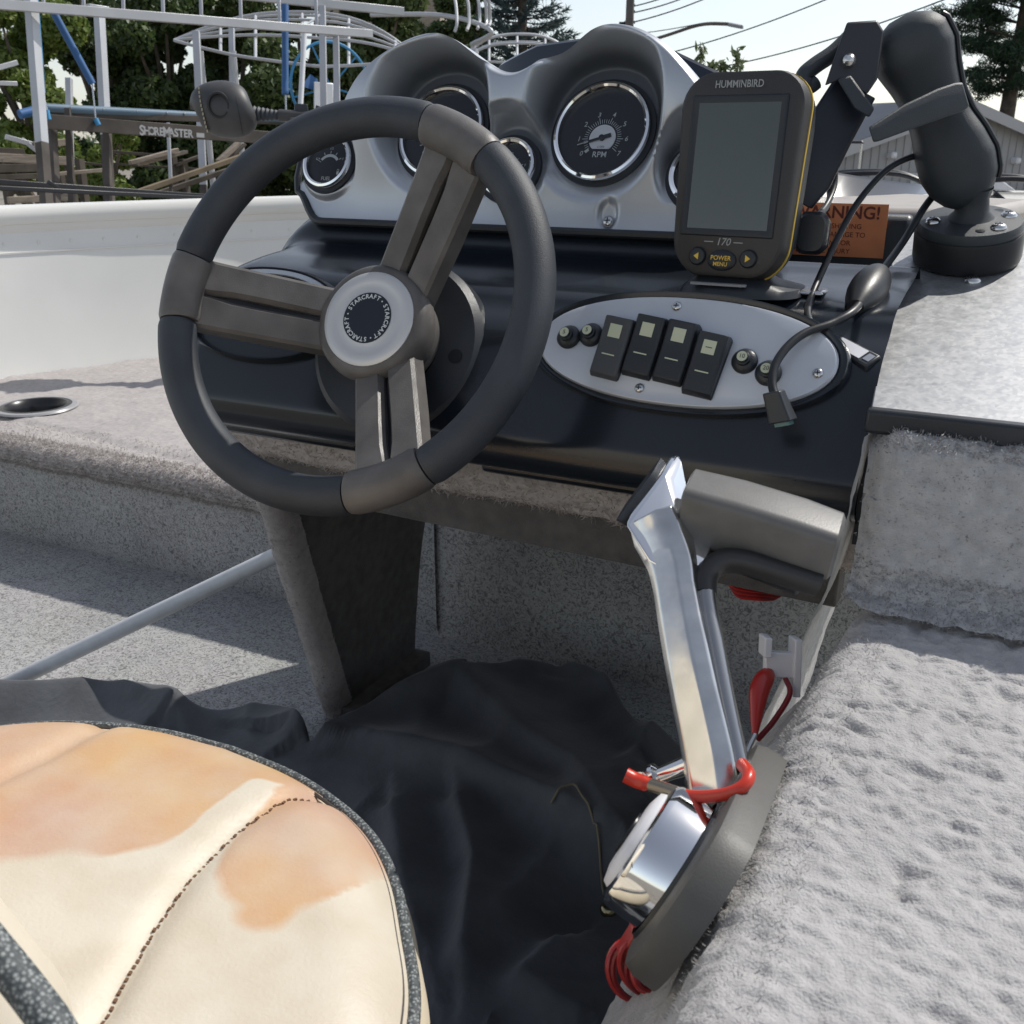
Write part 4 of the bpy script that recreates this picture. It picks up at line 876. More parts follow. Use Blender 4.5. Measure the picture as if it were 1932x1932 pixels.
bp = nt.nodes.new("ShaderNodeBump"); bp.inputs["Strength"].default_value = .5; bp.inputs["Distance"].default_value = .001; bp.invert = True; nt.links.new(v.outputs["Distance"], bp.inputs["Height"]); nt.links.new(bp.outputs[0], b.inputs["Normal"])

seat = thing("helm_chair", "cream vinyl helm chair stained tan on its cushion, edged with grey braided piping", "chair", (-.55, .3, FZ))
K = .85; cx0, cy0 = -.555 * K, .27 * K
outl = [(-.555, .561), (-.487, .555), (-.433, .541), (-.384, .519), (-.342, .486), (-.306, .445), (-.270, .398), (-.246, .34), (-.236, .27), (-.236, .19), (-.245, .10), (-.28, .04), (-.36, .015), (-.46, .01)]
right = [(x * K - cx0, y * K - cy0) for x, y in outl]; left = [(-x, y) for x, y in right[::-1]][:-1]
loop = spline([V(x, y, 0) for x, y in right + left + [right[0]]], 8)[:-1]
loop = np.array(loop)[:, :2]; nl = len(loop)
ks = np.concatenate([np.linspace(0, .9, 70), np.linspace(.91, 1, 22)]); SZt = -.398
# the rounded loop is resampled finely so the top can carry the stain
def resample(lp, n):
    q = np.vstack([lp, lp[:1]]); s_ = np.concatenate([[0], np.cumsum(np.linalg.norm(np.diff(q, axis=0), axis=1))]); t = np.linspace(0, s_[-1], n, endpoint=False)
    return np.stack([np.interp(t, s_, q[:, 0]), np.interp(t, s_, q[:, 1])], 1)
lp = resample(loop, 300)
A = np.zeros((300, len(ks), 3))
seam = [(-.441, .536), (-.4535, .510), (-.456, .459), (-.449, .405), (-.434, .357), (-.419, .321), (-.408, .295), (-.395, .24), (-.39, .15), (-.40, .05)]
sy = np.array([p[1] * K for p in seam][::-1]); sxx = np.array([p[0] * K for p in seam][::-1])
def seat_z(x, y, k):
    z = SZt - .020 * np.clip((k - .82) / .18, 0, 1) ** 2.2 + .010 * (1 - k ** 2)
    ds = np.abs(x - np.interp(y, sy, sxx)); dl = np.abs((2 * cx0 - x) - np.interp(y, sy, sxx))
    z = z - .006 * np.exp(-(ds / .010) ** 2) * (y < .54 * K) - .006 * np.exp(-(dl / .010) ** 2)
    z = z - .0025 * np.exp(-(ds / .0022) ** 2) * (y < .54 * K)
    return z
for j, k in enumerate(ks):
    A[:, j, 0] = cx0 + lp[:, 0] * k; A[:, j, 1] = cy0 + lp[:, 1] * k; A[:, j, 2] = seat_z(A[:, j, 0], A[:, j, 1], k)
mb = MB().grid(A, closeu=True); top = mb.build("cushion", mVinyl, seat, ang=180)
x, y = A[..., 0].ravel(), A[..., 1].ravel(); sxv = np.interp(y, sy, sxx) / K; x = x / K; y = y / K
wob = (fbm(x * 14 + 3, y * 14, 3) - .45) * .10
bound = np.interp(x, [-.9, -.60, -.565, -.509, -.477, -.4665, -.452, -.432, -.385, -.351, -.335], [.30, .308, .322, .368, .430, .505, .44, .395, .372, .392, .47])
stain = np.clip((y + wob * .8 - bound) / .03, -1, 1) * .5 + .22
stain = stain - 1.2 * sstep(.014, .0, np.abs(x - (sxv - .016 - (y - .42) * .08))) * sstep(.40, .46, y) * sstep(.525, .50, y) - 1.5 * (x > -.335) * (y < .44)
stain = stain - .45 * sstep(-.38, -.325, x) * sstep(.535, .46, y)
me = top.data; at = me.attributes.new("stain", 'FLOAT', 'POINT'); at.data.foreach_set("value", stain.astype(np.float32))
# side boxing and lower shell
def seat_at(a, off=0, z=0):
    i = int(a) % 300; return V(cx0 + lp[i, 0], cy0 + lp[i, 1], z)
nrl = np.roll(lp, -1, 0) - np.roll(lp, 1, 0); nrl = np.stack([nrl[:, 1], -nrl[:, 0]], 1); nrl /= np.linalg.norm(nrl, axis=1, keepdims=True)
if np.dot(nrl[0], lp[0]) < 0: nrl = -nrl
def ring_at(off, z): return [V(cx0 + lp[i, 0] + nrl[i, 0] * off, cy0 + lp[i, 1] + nrl[i, 1] * off, z) for i in range(300)]
mb = MB().loft([ring_at(o, z) for o, z in ((-.002, SZt - .019), (.003, SZt - .026), (.0085, SZt - .040), (.0085, SZt - .060), (.002, SZt - .078), (-.012, SZt - .085))]); mb.build("boxing", M("cream vinyl", (.68, .60, .46), .5, var=.08, vs=20), seat, ang=60)
mb = MB().tube(ring_at(.001, SZt - .0195), .0036, 10, ring=True); mb.build("piping", mPiping, seat)
mb = MB().tube(ring_at(-.005, SZt - .0165), .0012, 6, ring=True); mb.build("welt_thread", M("dark thread", (.05, .045, .04), .7), seat)
mb = MB()                                               # stitches along the seam
for yy in np.arange(.06 * K, .53 * K, .0040):
    xx = np.interp(yy, sy, sxx); z = A.reshape(-1, 3)[np.argmin((A[..., 0].ravel() - xx) ** 2 + (A[..., 1].ravel() - yy) ** 2), 2]; dxy = np.interp(yy + .002, sy, sxx) - np.interp(yy - .002, sy, sxx)
    t = nrm(V(dxy, .004, 0)); mb.bar(V(xx, yy, z + .0006) - t * .0012, V(xx, yy, z + .0006) + t * .0012, .0016, .0012)
mb.build("stitching", M("brown thread", (.14, .075, .04), .8), seat)
# backrest with side bolster and piping
mb = MB(); secs = []
bkf = Fr((-.542, .156, -.388), (1, 0, 0), nrm(V(0, .97, .22)), nrm(V(0, -.22, .97)))
for z, hwid, th, oy in [(-.012, .20, .040, .01), (.0, .235, .062, .012), (.03, .252, .072, .008), (.10, .258, .070, .0), (.25, .262, .062, 0), (.42, .25, .055, 0), (.47, .23, .045, 0), (.485, .2, .02, 0)]:
    secs.append([bkf(a, b + oy + .012 * (a / hwid) ** 2 * 0, z) for a, b in rr(hwid, th, th * .95, 7)])
mb.loft(secs); mb.build("backrest", M("cream bolster vinyl", (.70, .64, .53), .48, var=.05, vs=16, bump=.1, bs=300), seat, ang=70)
pp = [P(-140, 1655, .36), P(-60, 1735, .357), P(0, 1805, .354), P(60, 1880, .35), P(112, 1955, .345), P(150, 2050, .34)]
MB().tube(spline(pp, 8), .0066, 14).build("backrest_piping", mPiping, seat)
MB().tube([(cx0, cy0, FZ + .003), (cx0, cy0, FZ + .02), (cx0, cy0, FZ + .03), (cx0, cy0, -.488)], [.13, .12, .04, .036], 32).build("pedestal", mBlackPlastic, seat, ang=40)
MB().bar((-.36, .23, -.496), (-.18, .285, -.505), .05, .024).build("swivel_arm", mBlackPlastic, seat, bevel=.006)
MB().bar((-.62, cy0, -.49), (-.32, cy0, -.49), .20, .012).build("mount_plate", mBlackPlastic, seat, bevel=.003)

# ================================================================== POLE AND CANVAS
pa, pb = P(545, 1036, 1.57), P(40, 1278, 1.76)
pole = thing("support_pole", "grey painted pole leaning from the console leg down to the floor", "pole", pb)
d = nrm(pb - pa); pb2 = pb + d * .08
MB().tube([pa - d * .03, pb2], [.0122, .0140], 20).build("tube", mPole, pole, ang=60)
MB().tube(spline([pa + V(.005, 0, -.015), pa + V(.012, 0, -.03), pa + V(.028, 0, -.03), pa + V(.035, 0, -.012)], 6), .004, 8).build("hook", mBlackPlastic, pole)
cv = thing("canvas_cover", "crumpled black canvas boat cover heaped on the floor beside the seat", "canvas cover", (-.7, .8, FZ))
edge = [atZ(x, y, -.81 if x < 610 else -.845) for x, y in [(-330, 1250), (-60, 1246), (130, 1250), (270, 1266), (375, 1300), (440, 1288), (545, 1276), (600, 1375), (655, 1378), (760, 1312), (850, 1262), (905, 1268), (980, 1250), (1070, 1246), (1150, 1280), (1200, 1370), (1300, 1410)]]
ex = np.array([p[0] for p in edge]); ey = np.array([p[1] for p in edge]); o_ = np.argsort(ex); ex, ey = ex[o_], ey[o_]
X, Y = np.meshgrid(np.linspace(-2.1, -.245, 330), np.linspace(0, 1, 190), indexing='ij')
xs1 = np.linspace(-2.1, -.245, 330); y1_ = np.convolve(np.pad(np.interp(xs1, ex, ey), 5, mode='edge'), np.ones(11) / 11, 'valid'); ym = np.interp(X, xs1, y1_); y0 = -.35; Yw = y0 + (ym - y0) * Y ** .8
def ridge(pts, w, h, X, Y, skew=1.6):
    r = np.zeros_like(X); q = [atZ(x, y, -.86)[:2] for x, y in pts]
    best = np.full_like(X, 9.); sd = np.zeros_like(X)
    for a, b in zip(q[:-1], q[1:]):
        d = b - a; L = np.dot(d, d); t = np.clip(((X - a[0]) * d[0] + (Y - a[1]) * d[1]) / L, 0, 1)
        ddx, ddy = X - a[0] - t * d[0], Y - a[1] - t * d[1]; ds = np.hypot(ddx, ddy); sg = np.sign(d[0] * ddy - d[1] * ddx)
        m = ds < best; best = np.where(m, ds, best); sd = np.where(m, sg, sd)
    ww = np.where(sd > 0, w * skew * 1.25, w / skew); return h * np.exp(-(best / ww) ** 1.25)
n1 = fbm(X * 1.6 + 5, Yw * 1.6, 2); n2 = np.abs(fbm(X * 3.6 + Yw * 2.0 + 11, Yw * 4.2 - X * 1.5, 2) - .38)
Zc = FZ + .022 + .06 * n1 + .022 * (1 - np.clip(n2 * 5, 0, 1)) ** 2 + .06 * sstep(.12, 0, ym - Yw) * sstep(-.95, -1.3, X)
for pts, w, h in [([(560, 1400), (850, 1460), (1000, 1520), (1110, 1590), (1180, 1640)], .030, .085), ([(650, 1380), (860, 1300), (980, 1420), (1080, 1480), (1150, 1600)], .038, .085), ([(900, 1270), (1060, 1260), (1160, 1330), (1200, 1420)], .032, .06),
                  ([(860, 1530), (890, 1640), (870, 1830)], .02, .055), ([(1040, 1810), (980, 1870), (1090, 1932)], .025, .05), ([(740, 1540), (760, 1700), (790, 1800)], .03, .05), ([(1240, 1400), (1180, 1480), (1210, 1560)], .025, .05),
                  ([(0, 1270), (160, 1268), (290, 1300), (330, 1360)], .03, .045), ([(330, 1360), (440, 1300), (540, 1290)], .028, .05), ([(200, 1290), (260, 1340)], .02, .02)]:
    Zc = Zc + ridge(pts, w, h, X, Yw)
Zc = FZ + .135 * np.tanh((Zc - FZ) / .135)
fall = np.clip((ym - Yw) / .022, 0, 1); Zc = FZ + .004 + (Zc - FZ - .004) * np.sqrt(1 - (1 - fall) ** 2)
wall_x = -.25
MB().grid(np.stack([X, Yw, Zc], -1)).build("canvas_sheet", mCanvas, cv, ang=180)
def cz(x, y):
    i = np.argmin((X - x) ** 2 + (Yw - y) ** 2); return Zc.ravel()[i]
hem = [atZ(x, y, -.80) for x, y in [(1040, 1490), (1080, 1475), (1100, 1500), (1130, 1550), (1140, 1590), (1150, 1612)]]
MB().tube([V(p[0], p[1], cz(p[0], p[1]) + .004) for p in spline(hem, 6)], .0016, 6).build("hem_thread", M("khaki thread", (.22, .19, .13), .8), cv)
p = atZ(1152, 1620, -.80); p[2] = cz(p[0], p[1]) + .004
MB().lathe(Fr(p, (1, 0, 0), (0, .9, .2), None), [(.0105, -.004), (.0105, .002), (.008, .005), (.004, .0062), (.0001, .0064)], 24).build("snap_button", M("tarnished snap", (.42, .36, .22), .25, metal=1.), cv)

# ================================================================== TROLLING MOTOR on the bow
TS = 3.0
tm = thing("trolling_motor", "black egg-shaped trolling motor head with ribbed neck stowed over the bow", "trolling motor", P(610, 330, TS))
hc = P(420, 207, TS); rx = nrm(P(520, 212, TS) - P(380, 205, TS)); rz = nrm(-ray(420, 207)); ry = np.cross(rz, rx); hf_ = Fr(hc, rx, ry, rz)
secs = []
for t in np.linspace(0, math.pi, 30):
    xx = -math.cos(t) * .088 + (.004); rad = math.sin(t) ** .62
    h = .079 * rad * (1 - .05 * math.cos(t)); w = .078 * rad; secs.append([hf_(xx - .012 * math.sin(q), h * math.sin(q) - .004 * math.cos(t), w * math.cos(q)) for q in np.linspace(0, 2 * math.pi, 32, endpoint=False)])
mTroll = M("dull grey-black housing", (.05, .05, .052), .5, var=.2, vs=18, bump=.1, bs=500)
MB().loft(secs).build("head", mTroll, tm, ang=70)
MB().tube([hf_(.045 - .012 * math.sin(q), .0735 * math.sin(q), .0725 * math.cos(q)) for q in np.linspace(0, 2 * math.pi, 40, endpoint=False)], .0012, 6, ring=True).build("head_seam", mDial, tm)
cf2 = Fr(hf_(-.012, .012, .074), rx, ry, rz)
MB().loft([[cf2(x * k, y * k, z) for x, y in oval(.030, .034, 2, 30)] for k, z in ((1.1, -.006), (1.05, .003), (.9, .0035), (.75, -.004), (.2, -.008))]).build("socket_recess", M("recess", (.015, .015, .016), .5), tm)
MB().box(cf2, .004, .007, -.006, .006, -.006, -.001).build("socket_pin", mSteel, tm); MB().box(cf2, .010, .013, -.006, .006, -.006, -.001).build("socket_pin", mSteel, tm)
mb = MB()
for k in range(11):
    t = k / 10; fr = Fr(hf_(-.066 + .018 * t ** 1.5, .055 - .115 * t, .0), rx, ry, rz); zz = .078 * math.sqrt(max(0, 1 - (.066 / .088) ** 2 * (1 - .3 * t) - ((.055 - .115 * t) / .085) ** 2 * .8)) + .010
    mb.box(fr, -.0018, .0018, -.004, .004, zz - .02, zz + .001)
mb.build("side_print", M("worn yellow print", (.42, .38, .27), .6), tm)
nk = [hf_(.085, -.006, 0)]; rad = []
neck = []
for k in range(15): neck.append(hf_(.082 + .0062 * k, -.007, 0)); rad.append(.0245 - .0008 * k if k % 2 == 0 else .0195 - .0006 * k)
MB().tube(neck, rad, 20).build("ribbed_neck", mRubber, tm, ang=30)
MB().tube([hf_(.165, -.007, 0), hf_(.42, -.012, -.02)], .0165, 16).build("shaft", mTroll, tm)
mb = MB().tube(spline([hf_(.20, -.022, .012), hf_(.245, -.020, .016), hf_(.275, -.005, .018), hf_(.285, .022, .018)], 6), [.012] * 12 + [.0125] * 7, 12); mb.build("cradle_hook", mTroll, tm)
mb = MB().tube(spline([hf_(.29, -.010, .012), hf_(.315, -.004, .012), hf_(.330, .015, .012), hf_(.334, .028, .012)], 6), .0115, 12); mb.build("cradle_hook", mTroll, tm)
MB().rloft(Fr(hf_(.232, .015, -.02), rx, rz, -ry), [(0, 0, -.012, .018, .016, .004), (0, 0, .012, .021, .018, .004)]).build("cap", mRubber, tm, bevel=.002)
MB().bar(hf_(.30, -.04, -.01), V(*(hf_(.30, -.04, -.01)[:2]), DZ), .10, .06).build("mount_post", mTroll, tm, bevel=.006)

# ================================================================== BACKGROUND: boat lifts in the yard
mAlu = M("weathered aluminium", (.50, .51, .53), .45, metal=.3, var=.1, vs=3)
mWhitePvc = M("white pipe", (.72, .73, .75), .4)
mRust = M("stained dark steel", (.085, .072, .062), .7, var=.35, vs=4)
mBlue = M("blue guide pad", (.035, .12, .30), .55, var=.1, vs=6); mBlueLt = M("faded blue bunk", (.12, .19, .26), .5, var=.15, vs=4)
mBlueBright = M("bright blue strap", (.05, .26, .50), .5)
mTimber = M("weathered timber", (.30, .25, .20), .8, var=.3, vs=8, stretch=(1, 1, 6)); mTimberDk = M("dark timber", (.09, .075, .06), .85, var=.3, vs=6)
mBlackSteel = M("black steel", (.012, .013, .018), .4)
dL = lambda x: 7.5 + .0032 * x
def LP(x, y, d=0): return P(x, y, dL(x) + d)
def W(px, x, d=0): return px * (dL(x) + d) / 1932
def piece(root, name, mat, a, b, wpx, d=0, hpx=None, bevel=.004):
    A_, B_ = LP(*a, d), LP(*b, d); w = W(wpx, (a[0] + b[0]) / 2, d); h = W(hpx or wpx, (a[0] + b[0]) / 2, d)
    return MB().bar(A_, B_, w, h).build(name, mat, root, bevel=bevel)
def pipe(root, name, mat, a, b, wpx, d=0):
    w = W(wpx, (a[0] + b[0]) / 2, d) / 2; return MB().tube([LP(*a, d), LP(*b, d)], w, 12).build(name, mat, root)
def foot(x, y, d=0): p = LP(x, y, d); return V(p[0], p[1], GZ)
lift = thing("boat_lift", "aluminium boat lift with a lettered dark side beam and blue guide pads", "boat lift", foot(90, 300))
def gpost(root, name, mat, x0, y0, x1, y1, wpx, d=0):                 # post that stands on the ground
    a = LP(x0, y0, d); b = LP(x1, y1, d); w = W(wpx, x0, d)
    t = (GZ - a[2]) / (b[2] - a[2]); g_ = a + (b - a) * t
    MB().bar(a, b, w, w).build(name, mat, root, bevel=.004)
    MB().bar(b, V(g_[0], g_[1], GZ), w, w).build("post_foot", mRust, root, bevel=.004)
gpost(lift, "post", mAlu, 55, -40, 79, 270, 18); gpost(lift, "post", mAlu, 187, 24, 200, 255, 15, .6)
pcs = [("top_rail", mAlu, (-80, 2), (700, 64), 14, 0, 16), ("top_rail", mAlu, (430, -12), (760, 22), 13, 1.5, 15)]
for n_, m_, a, b, w, d, h in pcs: piece(lift, n_, m_, a, b, w, d, h)
for x in (82, 158, 233, 308, 380, 455, 528, 598): piece(lift, "rail_rung", mAlu, (x, (x * .0945 + 4)), (x - 2, x * .0945 - 66 + (x - 300) * .03), 6, .0)
piece(lift, "corner_cap", mAlu, (165, 16), (203, 22), 16, 0); piece(lift, "corner_cap", mAlu, (590, 5), (628, 9), 18, 1.5); piece(lift, "corner_cap", mAlu, (615, 58), (652, 62), 18, 0.2)
gpost(lift, "post", mAlu, 608, 12, 611, 205, 12, 1.4); gpost(lift, "post", mAlu, 634, 64, 636, 200, 11, .2)
bm_ = piece(lift, "side_beam", mRust, (83, 229), (590, 266), 12, .1, 24)
# lettering on the beam
A_, B_ = LP(83, 229, .1), LP(590, 266, .1); lx = nrm(B_ - A_); ly = nrm(V(0, 0, 1) - lx * lx[2]); lz = np.cross(lx, ly)
if np.dot(lz, -ray(300, 245)) < 0: lz = -lz
c = on_plane(315, 250, A_ + lz * .0265, lz); mb = MB(); lf = Fr(c, lx, ly, lz)
sz = W(21, 315); adv = 0; word = "SHOREMASTER"; tot = W(108, 315); w0 = tot / 11.3
for i, ch in enumerate(word): mb.text(lf.at(-tot / 2 + w0 * (i + .5 + (.5 if i > 5 else 0) * 0 + .1 * (i >= 5)), 0, 0), ch, sz * (1.15 if i in (0, 5) else .95), .002, bold=.03, sx=.86)
mb.box(lf.at(tot / 2 + W(14, 360), -.003), -W(8, 360), W(8, 360), -W(4, 360), W(4, 360), 0, .002)
mb.build("lettering", M("faded white print", (.45, .45, .45), .6), bm_)
piece(lift, "bunk_beam", mRust, (90, 214), (600, 232), 10, .6, 11)
bk = MB().tube([LP(82, 203, .55), LP(370, 218, .55), LP(600, 227, .55)], W(15, 200, .5) / 2, 14).build("bunk", mBlueLt, lift); pipe(lift, "bunk_end", mBlue, (37, 216), (88, 203), 17, .55)
for x in (134, 195, 258, 315, 348): MB().lathe(Fr(LP(x, 205 + (x - 90) * .052 - 4, .5), nrm(V(1, 0, 0)), V(0, 0, 1), V(0, -1, 0)), [(.012, 0), (.010, .006), (.0001, .008)], 10).build("bolt", mSteel, lift)
gp = pipe(lift, "guide_post", mBlue, (101, 23), (174, 158), 14, .2); pipe(lift, "guide_post", mBlue, (538, 10), (538, 178), 13, .2)
pipe(lift, "strap", mBlueBright, (66, -20), (81, 175), 10, .1); pipe(lift, "cable", mSteel, (81, 175), (90, 210), 3, .1); pipe(lift, "cable", mSteel, (174, 158), (181, 230), 3, .2); pipe(lift, "cable", mSteel, (539, 178), (540, 240), 3, .2)
pipe(lift, "cable_stop", mBlueBright, (88, 208), (92, 226), 10, 0); pipe(lift, "cable_stop", mBlueBright, (180, 224), (186, 236), 10, .0)
for x0, y0, x1, y1, w in ((98, 232, 104, 345, 13), (128, 205, 134, 345, 11), (202, 240, 203, 352, 13)):
    gpost(lift, "leg", mRust, x0, y0, x1, y1, w, .3)
lift2 = thing("boat_lift", "second boat lift with white pole and grey winch box, its blue wheel showing", "boat lift", foot(560, 250, 3))
for x0, y0, x1, y1, w, d in ((370, 60, 384, 350, 13, 3.0), (437, 52, 440, 250, 10, 3.4), (130, 148, 133, 330, 11, 3.0), (317, 232, 322, 340, 6, 2.2)): gpost(lift2, "post", mAlu, x0, y0, x1, y1, w, d)
pipe(lift2, "guide_pipe", mWhitePvc, (575, 52), (567, 198), 10, 1.0)
pipe(lift2, "pipe_cap", mWhitePvc, (575, 50), (575, 56), 14, 1.0); pipe(lift2, "pipe_arm", mWhitePvc, (577, 48), (597, 33), 4, 1.0); pipe(lift2, "pipe_arm", mWhitePvc, (597, 33), (603, 28), 4, 1.0)
MB().loft([[LP(x, y, d) for x, y in ((592, 154), (629, 157), (629, 208), (592, 206))] for d in (2.2, 2.5)]).build("winch_box", mAlu, lift2, bevel=.01)
wc = LP(624, 164, 2.7); wr = W(78, 624, 2.7); ux = nrm(LP(700, 164, 2.7) - LP(560, 160, 2.7)); uy = V(0, 0, 1); MB().tube([wc + wr * (math.cos(q) * ux + math.sin(q) * uy) for q in np.linspace(0, 2 * math.pi, 60, endpoint=False)], .017, 8, ring=True).build("winch_wheel", mBlueBright, lift2)
for q in (115, 45, 195, 275, 345): MB().tube([wc, wc + wr * (math.cos(math.radians(q)) * ux + math.sin(math.radians(q)) * uy)], .010, 8).build("wheel_spoke", mBlueBright, lift2)
MB().loft([[LP(x, y, d) for x, y in ((585, 140), (600, 150), (600, 172), (568, 163))] for d in (2.6, 2.64)]).build("wheel_gusset", mBlue, lift2)
# curved canopy frames standing on other lifts
def canopy(name, label, px_left, px_right, ybase, ytop, d0, d1, n, ribs, grp, r=.018):
    o = thing(name, label, "canopy frame", P((px_left + px_right) / 2, ybase[1], d0), grp)
    for k in range(n):
        t = k / (n - 1); s_ = d0 + (d1 - d0) * t; h = math.sin(math.pi * (t * .78 + .0)) ; pts = []
        for u in np.linspace(0, 1, 22):
            e = 1 - abs(2 * u - 1) ** 2.6; x = px_left + (px_right - px_left) * u; yb = np.interp(u, [0, .25, .6, 1], ybase); y = yb + (ytop - yb) * h * e + (10 * e if k == 0 else 0)
            pts.append(P(x, y, s_))
        MB().tube(pts, r, 8).build("stringer", mAlu, o)
        if k == 0: first = pts
        if k == n - 1: lastp = pts
    for u in ribs:
        i = int(u * 21); pts = []
        for k in range(n * 3):
            t = k / (n * 3 - 1); s_ = d0 + (d1 - d0) * t; h = math.sin(math.pi * t * .78); uu = i / 21; e = 1 - abs(2 * uu - 1) ** 2.6
            x = px_left + (px_right - px_left) * uu; yb = np.interp(uu, [0, .25, .6, 1], ybase); pts.append(P(x, yb + (ytop - yb) * h * e + (10 * e * (1 - t)), s_))
        MB().tube(pts, r * 1.1, 8).build("rib", mAlu, o)
    return o
mAlu2 = mAlu
c1_ = canopy("canopy_frame", "long bowed aluminium canopy frame without cover behind the first lift", 328, 790, [76, 96, 116, 112], 22, 12.0, 14.5, 6, (.12, .23, .36, .55, .75, .95), "bare canopy frames")
for x in (378, 440): MB().tube([P(x, 96, 12.2), V(*P(x, 96, 12.2)[:2], GZ)], .035, 8).build("frame_post", mAlu, c1_)
c2_ = canopy("canopy_frame", "low arched canopy frame showing between the fascia's two humps", 870, 1092, [118, 108, 108, 118], 62, 15, 17, 5, (.25, .52, .75), "bare canopy frames")
MB().tube([P(980, 110, 16), V(*P(980, 110, 16)[:2], GZ)], .04, 8).build("frame_post", mAlu, c2_)
c3 = thing("canopy_frame", "tall rounded canopy frame end with closely spaced hoops in front of the brick house", "canopy frame", V(*P(890, 100, 13)[:2], GZ), "bare canopy frames")
for k, (x0, x1) in enumerate(((835, 862), (850, 885), (868, 905), (886, 918), (898, 925))):
    MB().tube(spline([P(x0 - 60, -40, 13.5), P(x0 - 5, -35, 13.3), P(x1 - 6, -8, 13.0), P(x1, 40, 12.8 + .1 * k), P(x1 - 4, 60 - 3 * k, 12.8)], 6), .02, 8).build("hoop", mAlu, c3)
MB().tube(spline([P(700, 28, 14), P(800, 27, 13.6), P(860, 33, 13.2), P(905, 46, 12.9), P(926, 58, 12.8), P(922, 68, 12.9), P(890, 84, 13.4)], 6), .03, 10).build("rim_tube", mAlu, c3)
MB().tube([P(893, 84, 13.4), V(*P(893, 84, 13.4)[:2], GZ)], .035, 8).build("frame_post", mAlu, c3)
MB().tube([P(840, 100, 13.2), P(900, 98, 13)], .045, 8).build("cross_tube", mAlu, c3)
# stacked timber, dark trailer rails and planks under the lift
def beam(name, label, cat, a, b, wpx, d, mat, grp=None, hpx=None):
    A_, B_ = LP(*a, d), LP(*b, d); mb = MB().bar(A_, B_, W(wpx, a[0], d), W(hpx or wpx, a[0], d)); o = mb.build(name, mat, None, loc=(A_ + B_) / 2, bevel=.004); tag(o, label, cat, grp); return o
beam("trailer_rail", "black steel trailer rail just beyond the white gunwale", "rail", (-60, 339), (400, 371), 10, -1.0, mBlackSteel)
beam("trailer_rail", "lower black trailer rail lit along its top edge", "rail", (-60, 352), (420, 375), 9, -1.6, mBlackSteel)
beam("trailer_rail", "short black rail crossing behind the trailer rails", "rail", (90, 343), (110, 357), 8, -1.3, mBlackSteel)
dk = thing("dock_section", "weathered dock section with grey timber planks stacked behind the lift", "dock", foot(290, 330, 4))
for a, b, w, d, m_ in (((245, 307), (335, 283), 16, 3.0, mTimber), ((262, 310), (352, 286), 14, 3.1, mTimber), ((330, 312), (375, 295), 12, 3.2, mTimberDk), ((110, 328), (205, 320), 14, 2.5, mTimber), ((140, 305), (200, 312), 10, 3.3, mTimberDk), ((200, 285), (330, 296), 12, 3.5, mTimberDk),
                       ((200, 308), (380, 320), 10, 3.4, mTimberDk), ((412, 305), (450, 270), 16, 3.2, mTimber), ((428, 305), (462, 272), 10, 3.3, mTimberDk)):
    piece(dk, "plank", m_, a, b, w, d, w * .45)
for x, y0 in ((115, 330), (150, 300), (325, 290), (345, 300)): MB().bar(LP(x, y0, 3.2), V(*LP(x, y0, 3.2)[:2], GZ), .07, .07).build("dock_leg", mTimberDk, dk)
beam("ramp_plank", "long brown diagonal plank leaning up to the right under the lift", "plank", (250, 366), (500, 280), 15, 2.2, M("tan timber", (.20, .155, .10), .75, var=.25, vs=5), hpx=9)
beam("ramp_plank", "dark diagonal timber lying just below the brown plank", "plank", (290, 368), (500, 298), 12, 2.4, mTimberDk, hpx=9)
tr = thing("timber_pile", "pile of grey timbers and metal offcuts left of the lift", "timber pile", foot(40, 330, 2.6))
for a, b, w, m_ in (((-30, 296), (135, 304), 16, mTimber), ((-20, 318), (80, 316), 15, mTimberDk), ((10, 258), (60, 272), 9, mAlu), ((40, 262), (70, 285), 8, mAlu), ((-10, 335), (110, 330), 10, mTimberDk), ((-30, 283), (45, 287), 12, mTimberDk), ((62, 274), (125, 268), 12, mTimber), ((-30, 135), (32, 118), 9, mAlu), ((-30, 156), (32, 158), 8, mAlu), ((15, 378), (130, 372), 12, mTimber)):
    piece(tr, "timber", m_, a, b, w, 2.6)
for x in (5, 38, 128): MB().bar(LP(x, 300, 2.6), V(*LP(x, 300, 2.6)[:2], GZ), .07, .07).build("stake", mTimberDk, tr)

# ------------------------------------------------------------------ trees
mBark = M("bark", (.10, .08, .06), .9, var=.3, vs=8, bump=.5, bs=30)
def leaves(mb, C, R, n, size, up=.3, shell=.55, asp=1.7):
    d = rng.normal(size=(n, 3)); d /= np.linalg.norm(d, axis=1, keepdims=True); r = (shell + (1 - shell) * rng.random((n, 1)) ** .6)
    p = np.asarray(C) + d * np.asarray(R) * r
    a = rng.normal(size=(n, 3)) + d * .3 + V(0, 0, -up); a /= np.linalg.norm(a, axis=1, keepdims=True); b = np.cross(a, rng.normal(size=(n, 3)) + d * 1.2); b /= np.linalg.norm(b, axis=1, keepdims=True) + 1e-9
    s_ = size * (.6 + .8 * rng.random((n, 1)))
    vv = np.stack([p - a * s_ * asp * .5, p + b * s_ * .5, p + a * s_ * asp * .5, p - b * s_ * .5], 1).reshape(-1, 3)
    k = np.arange(n)[:, None] * 4; mb.add(vv, (k + np.array([[0, 1, 2, 3]])).tolist())
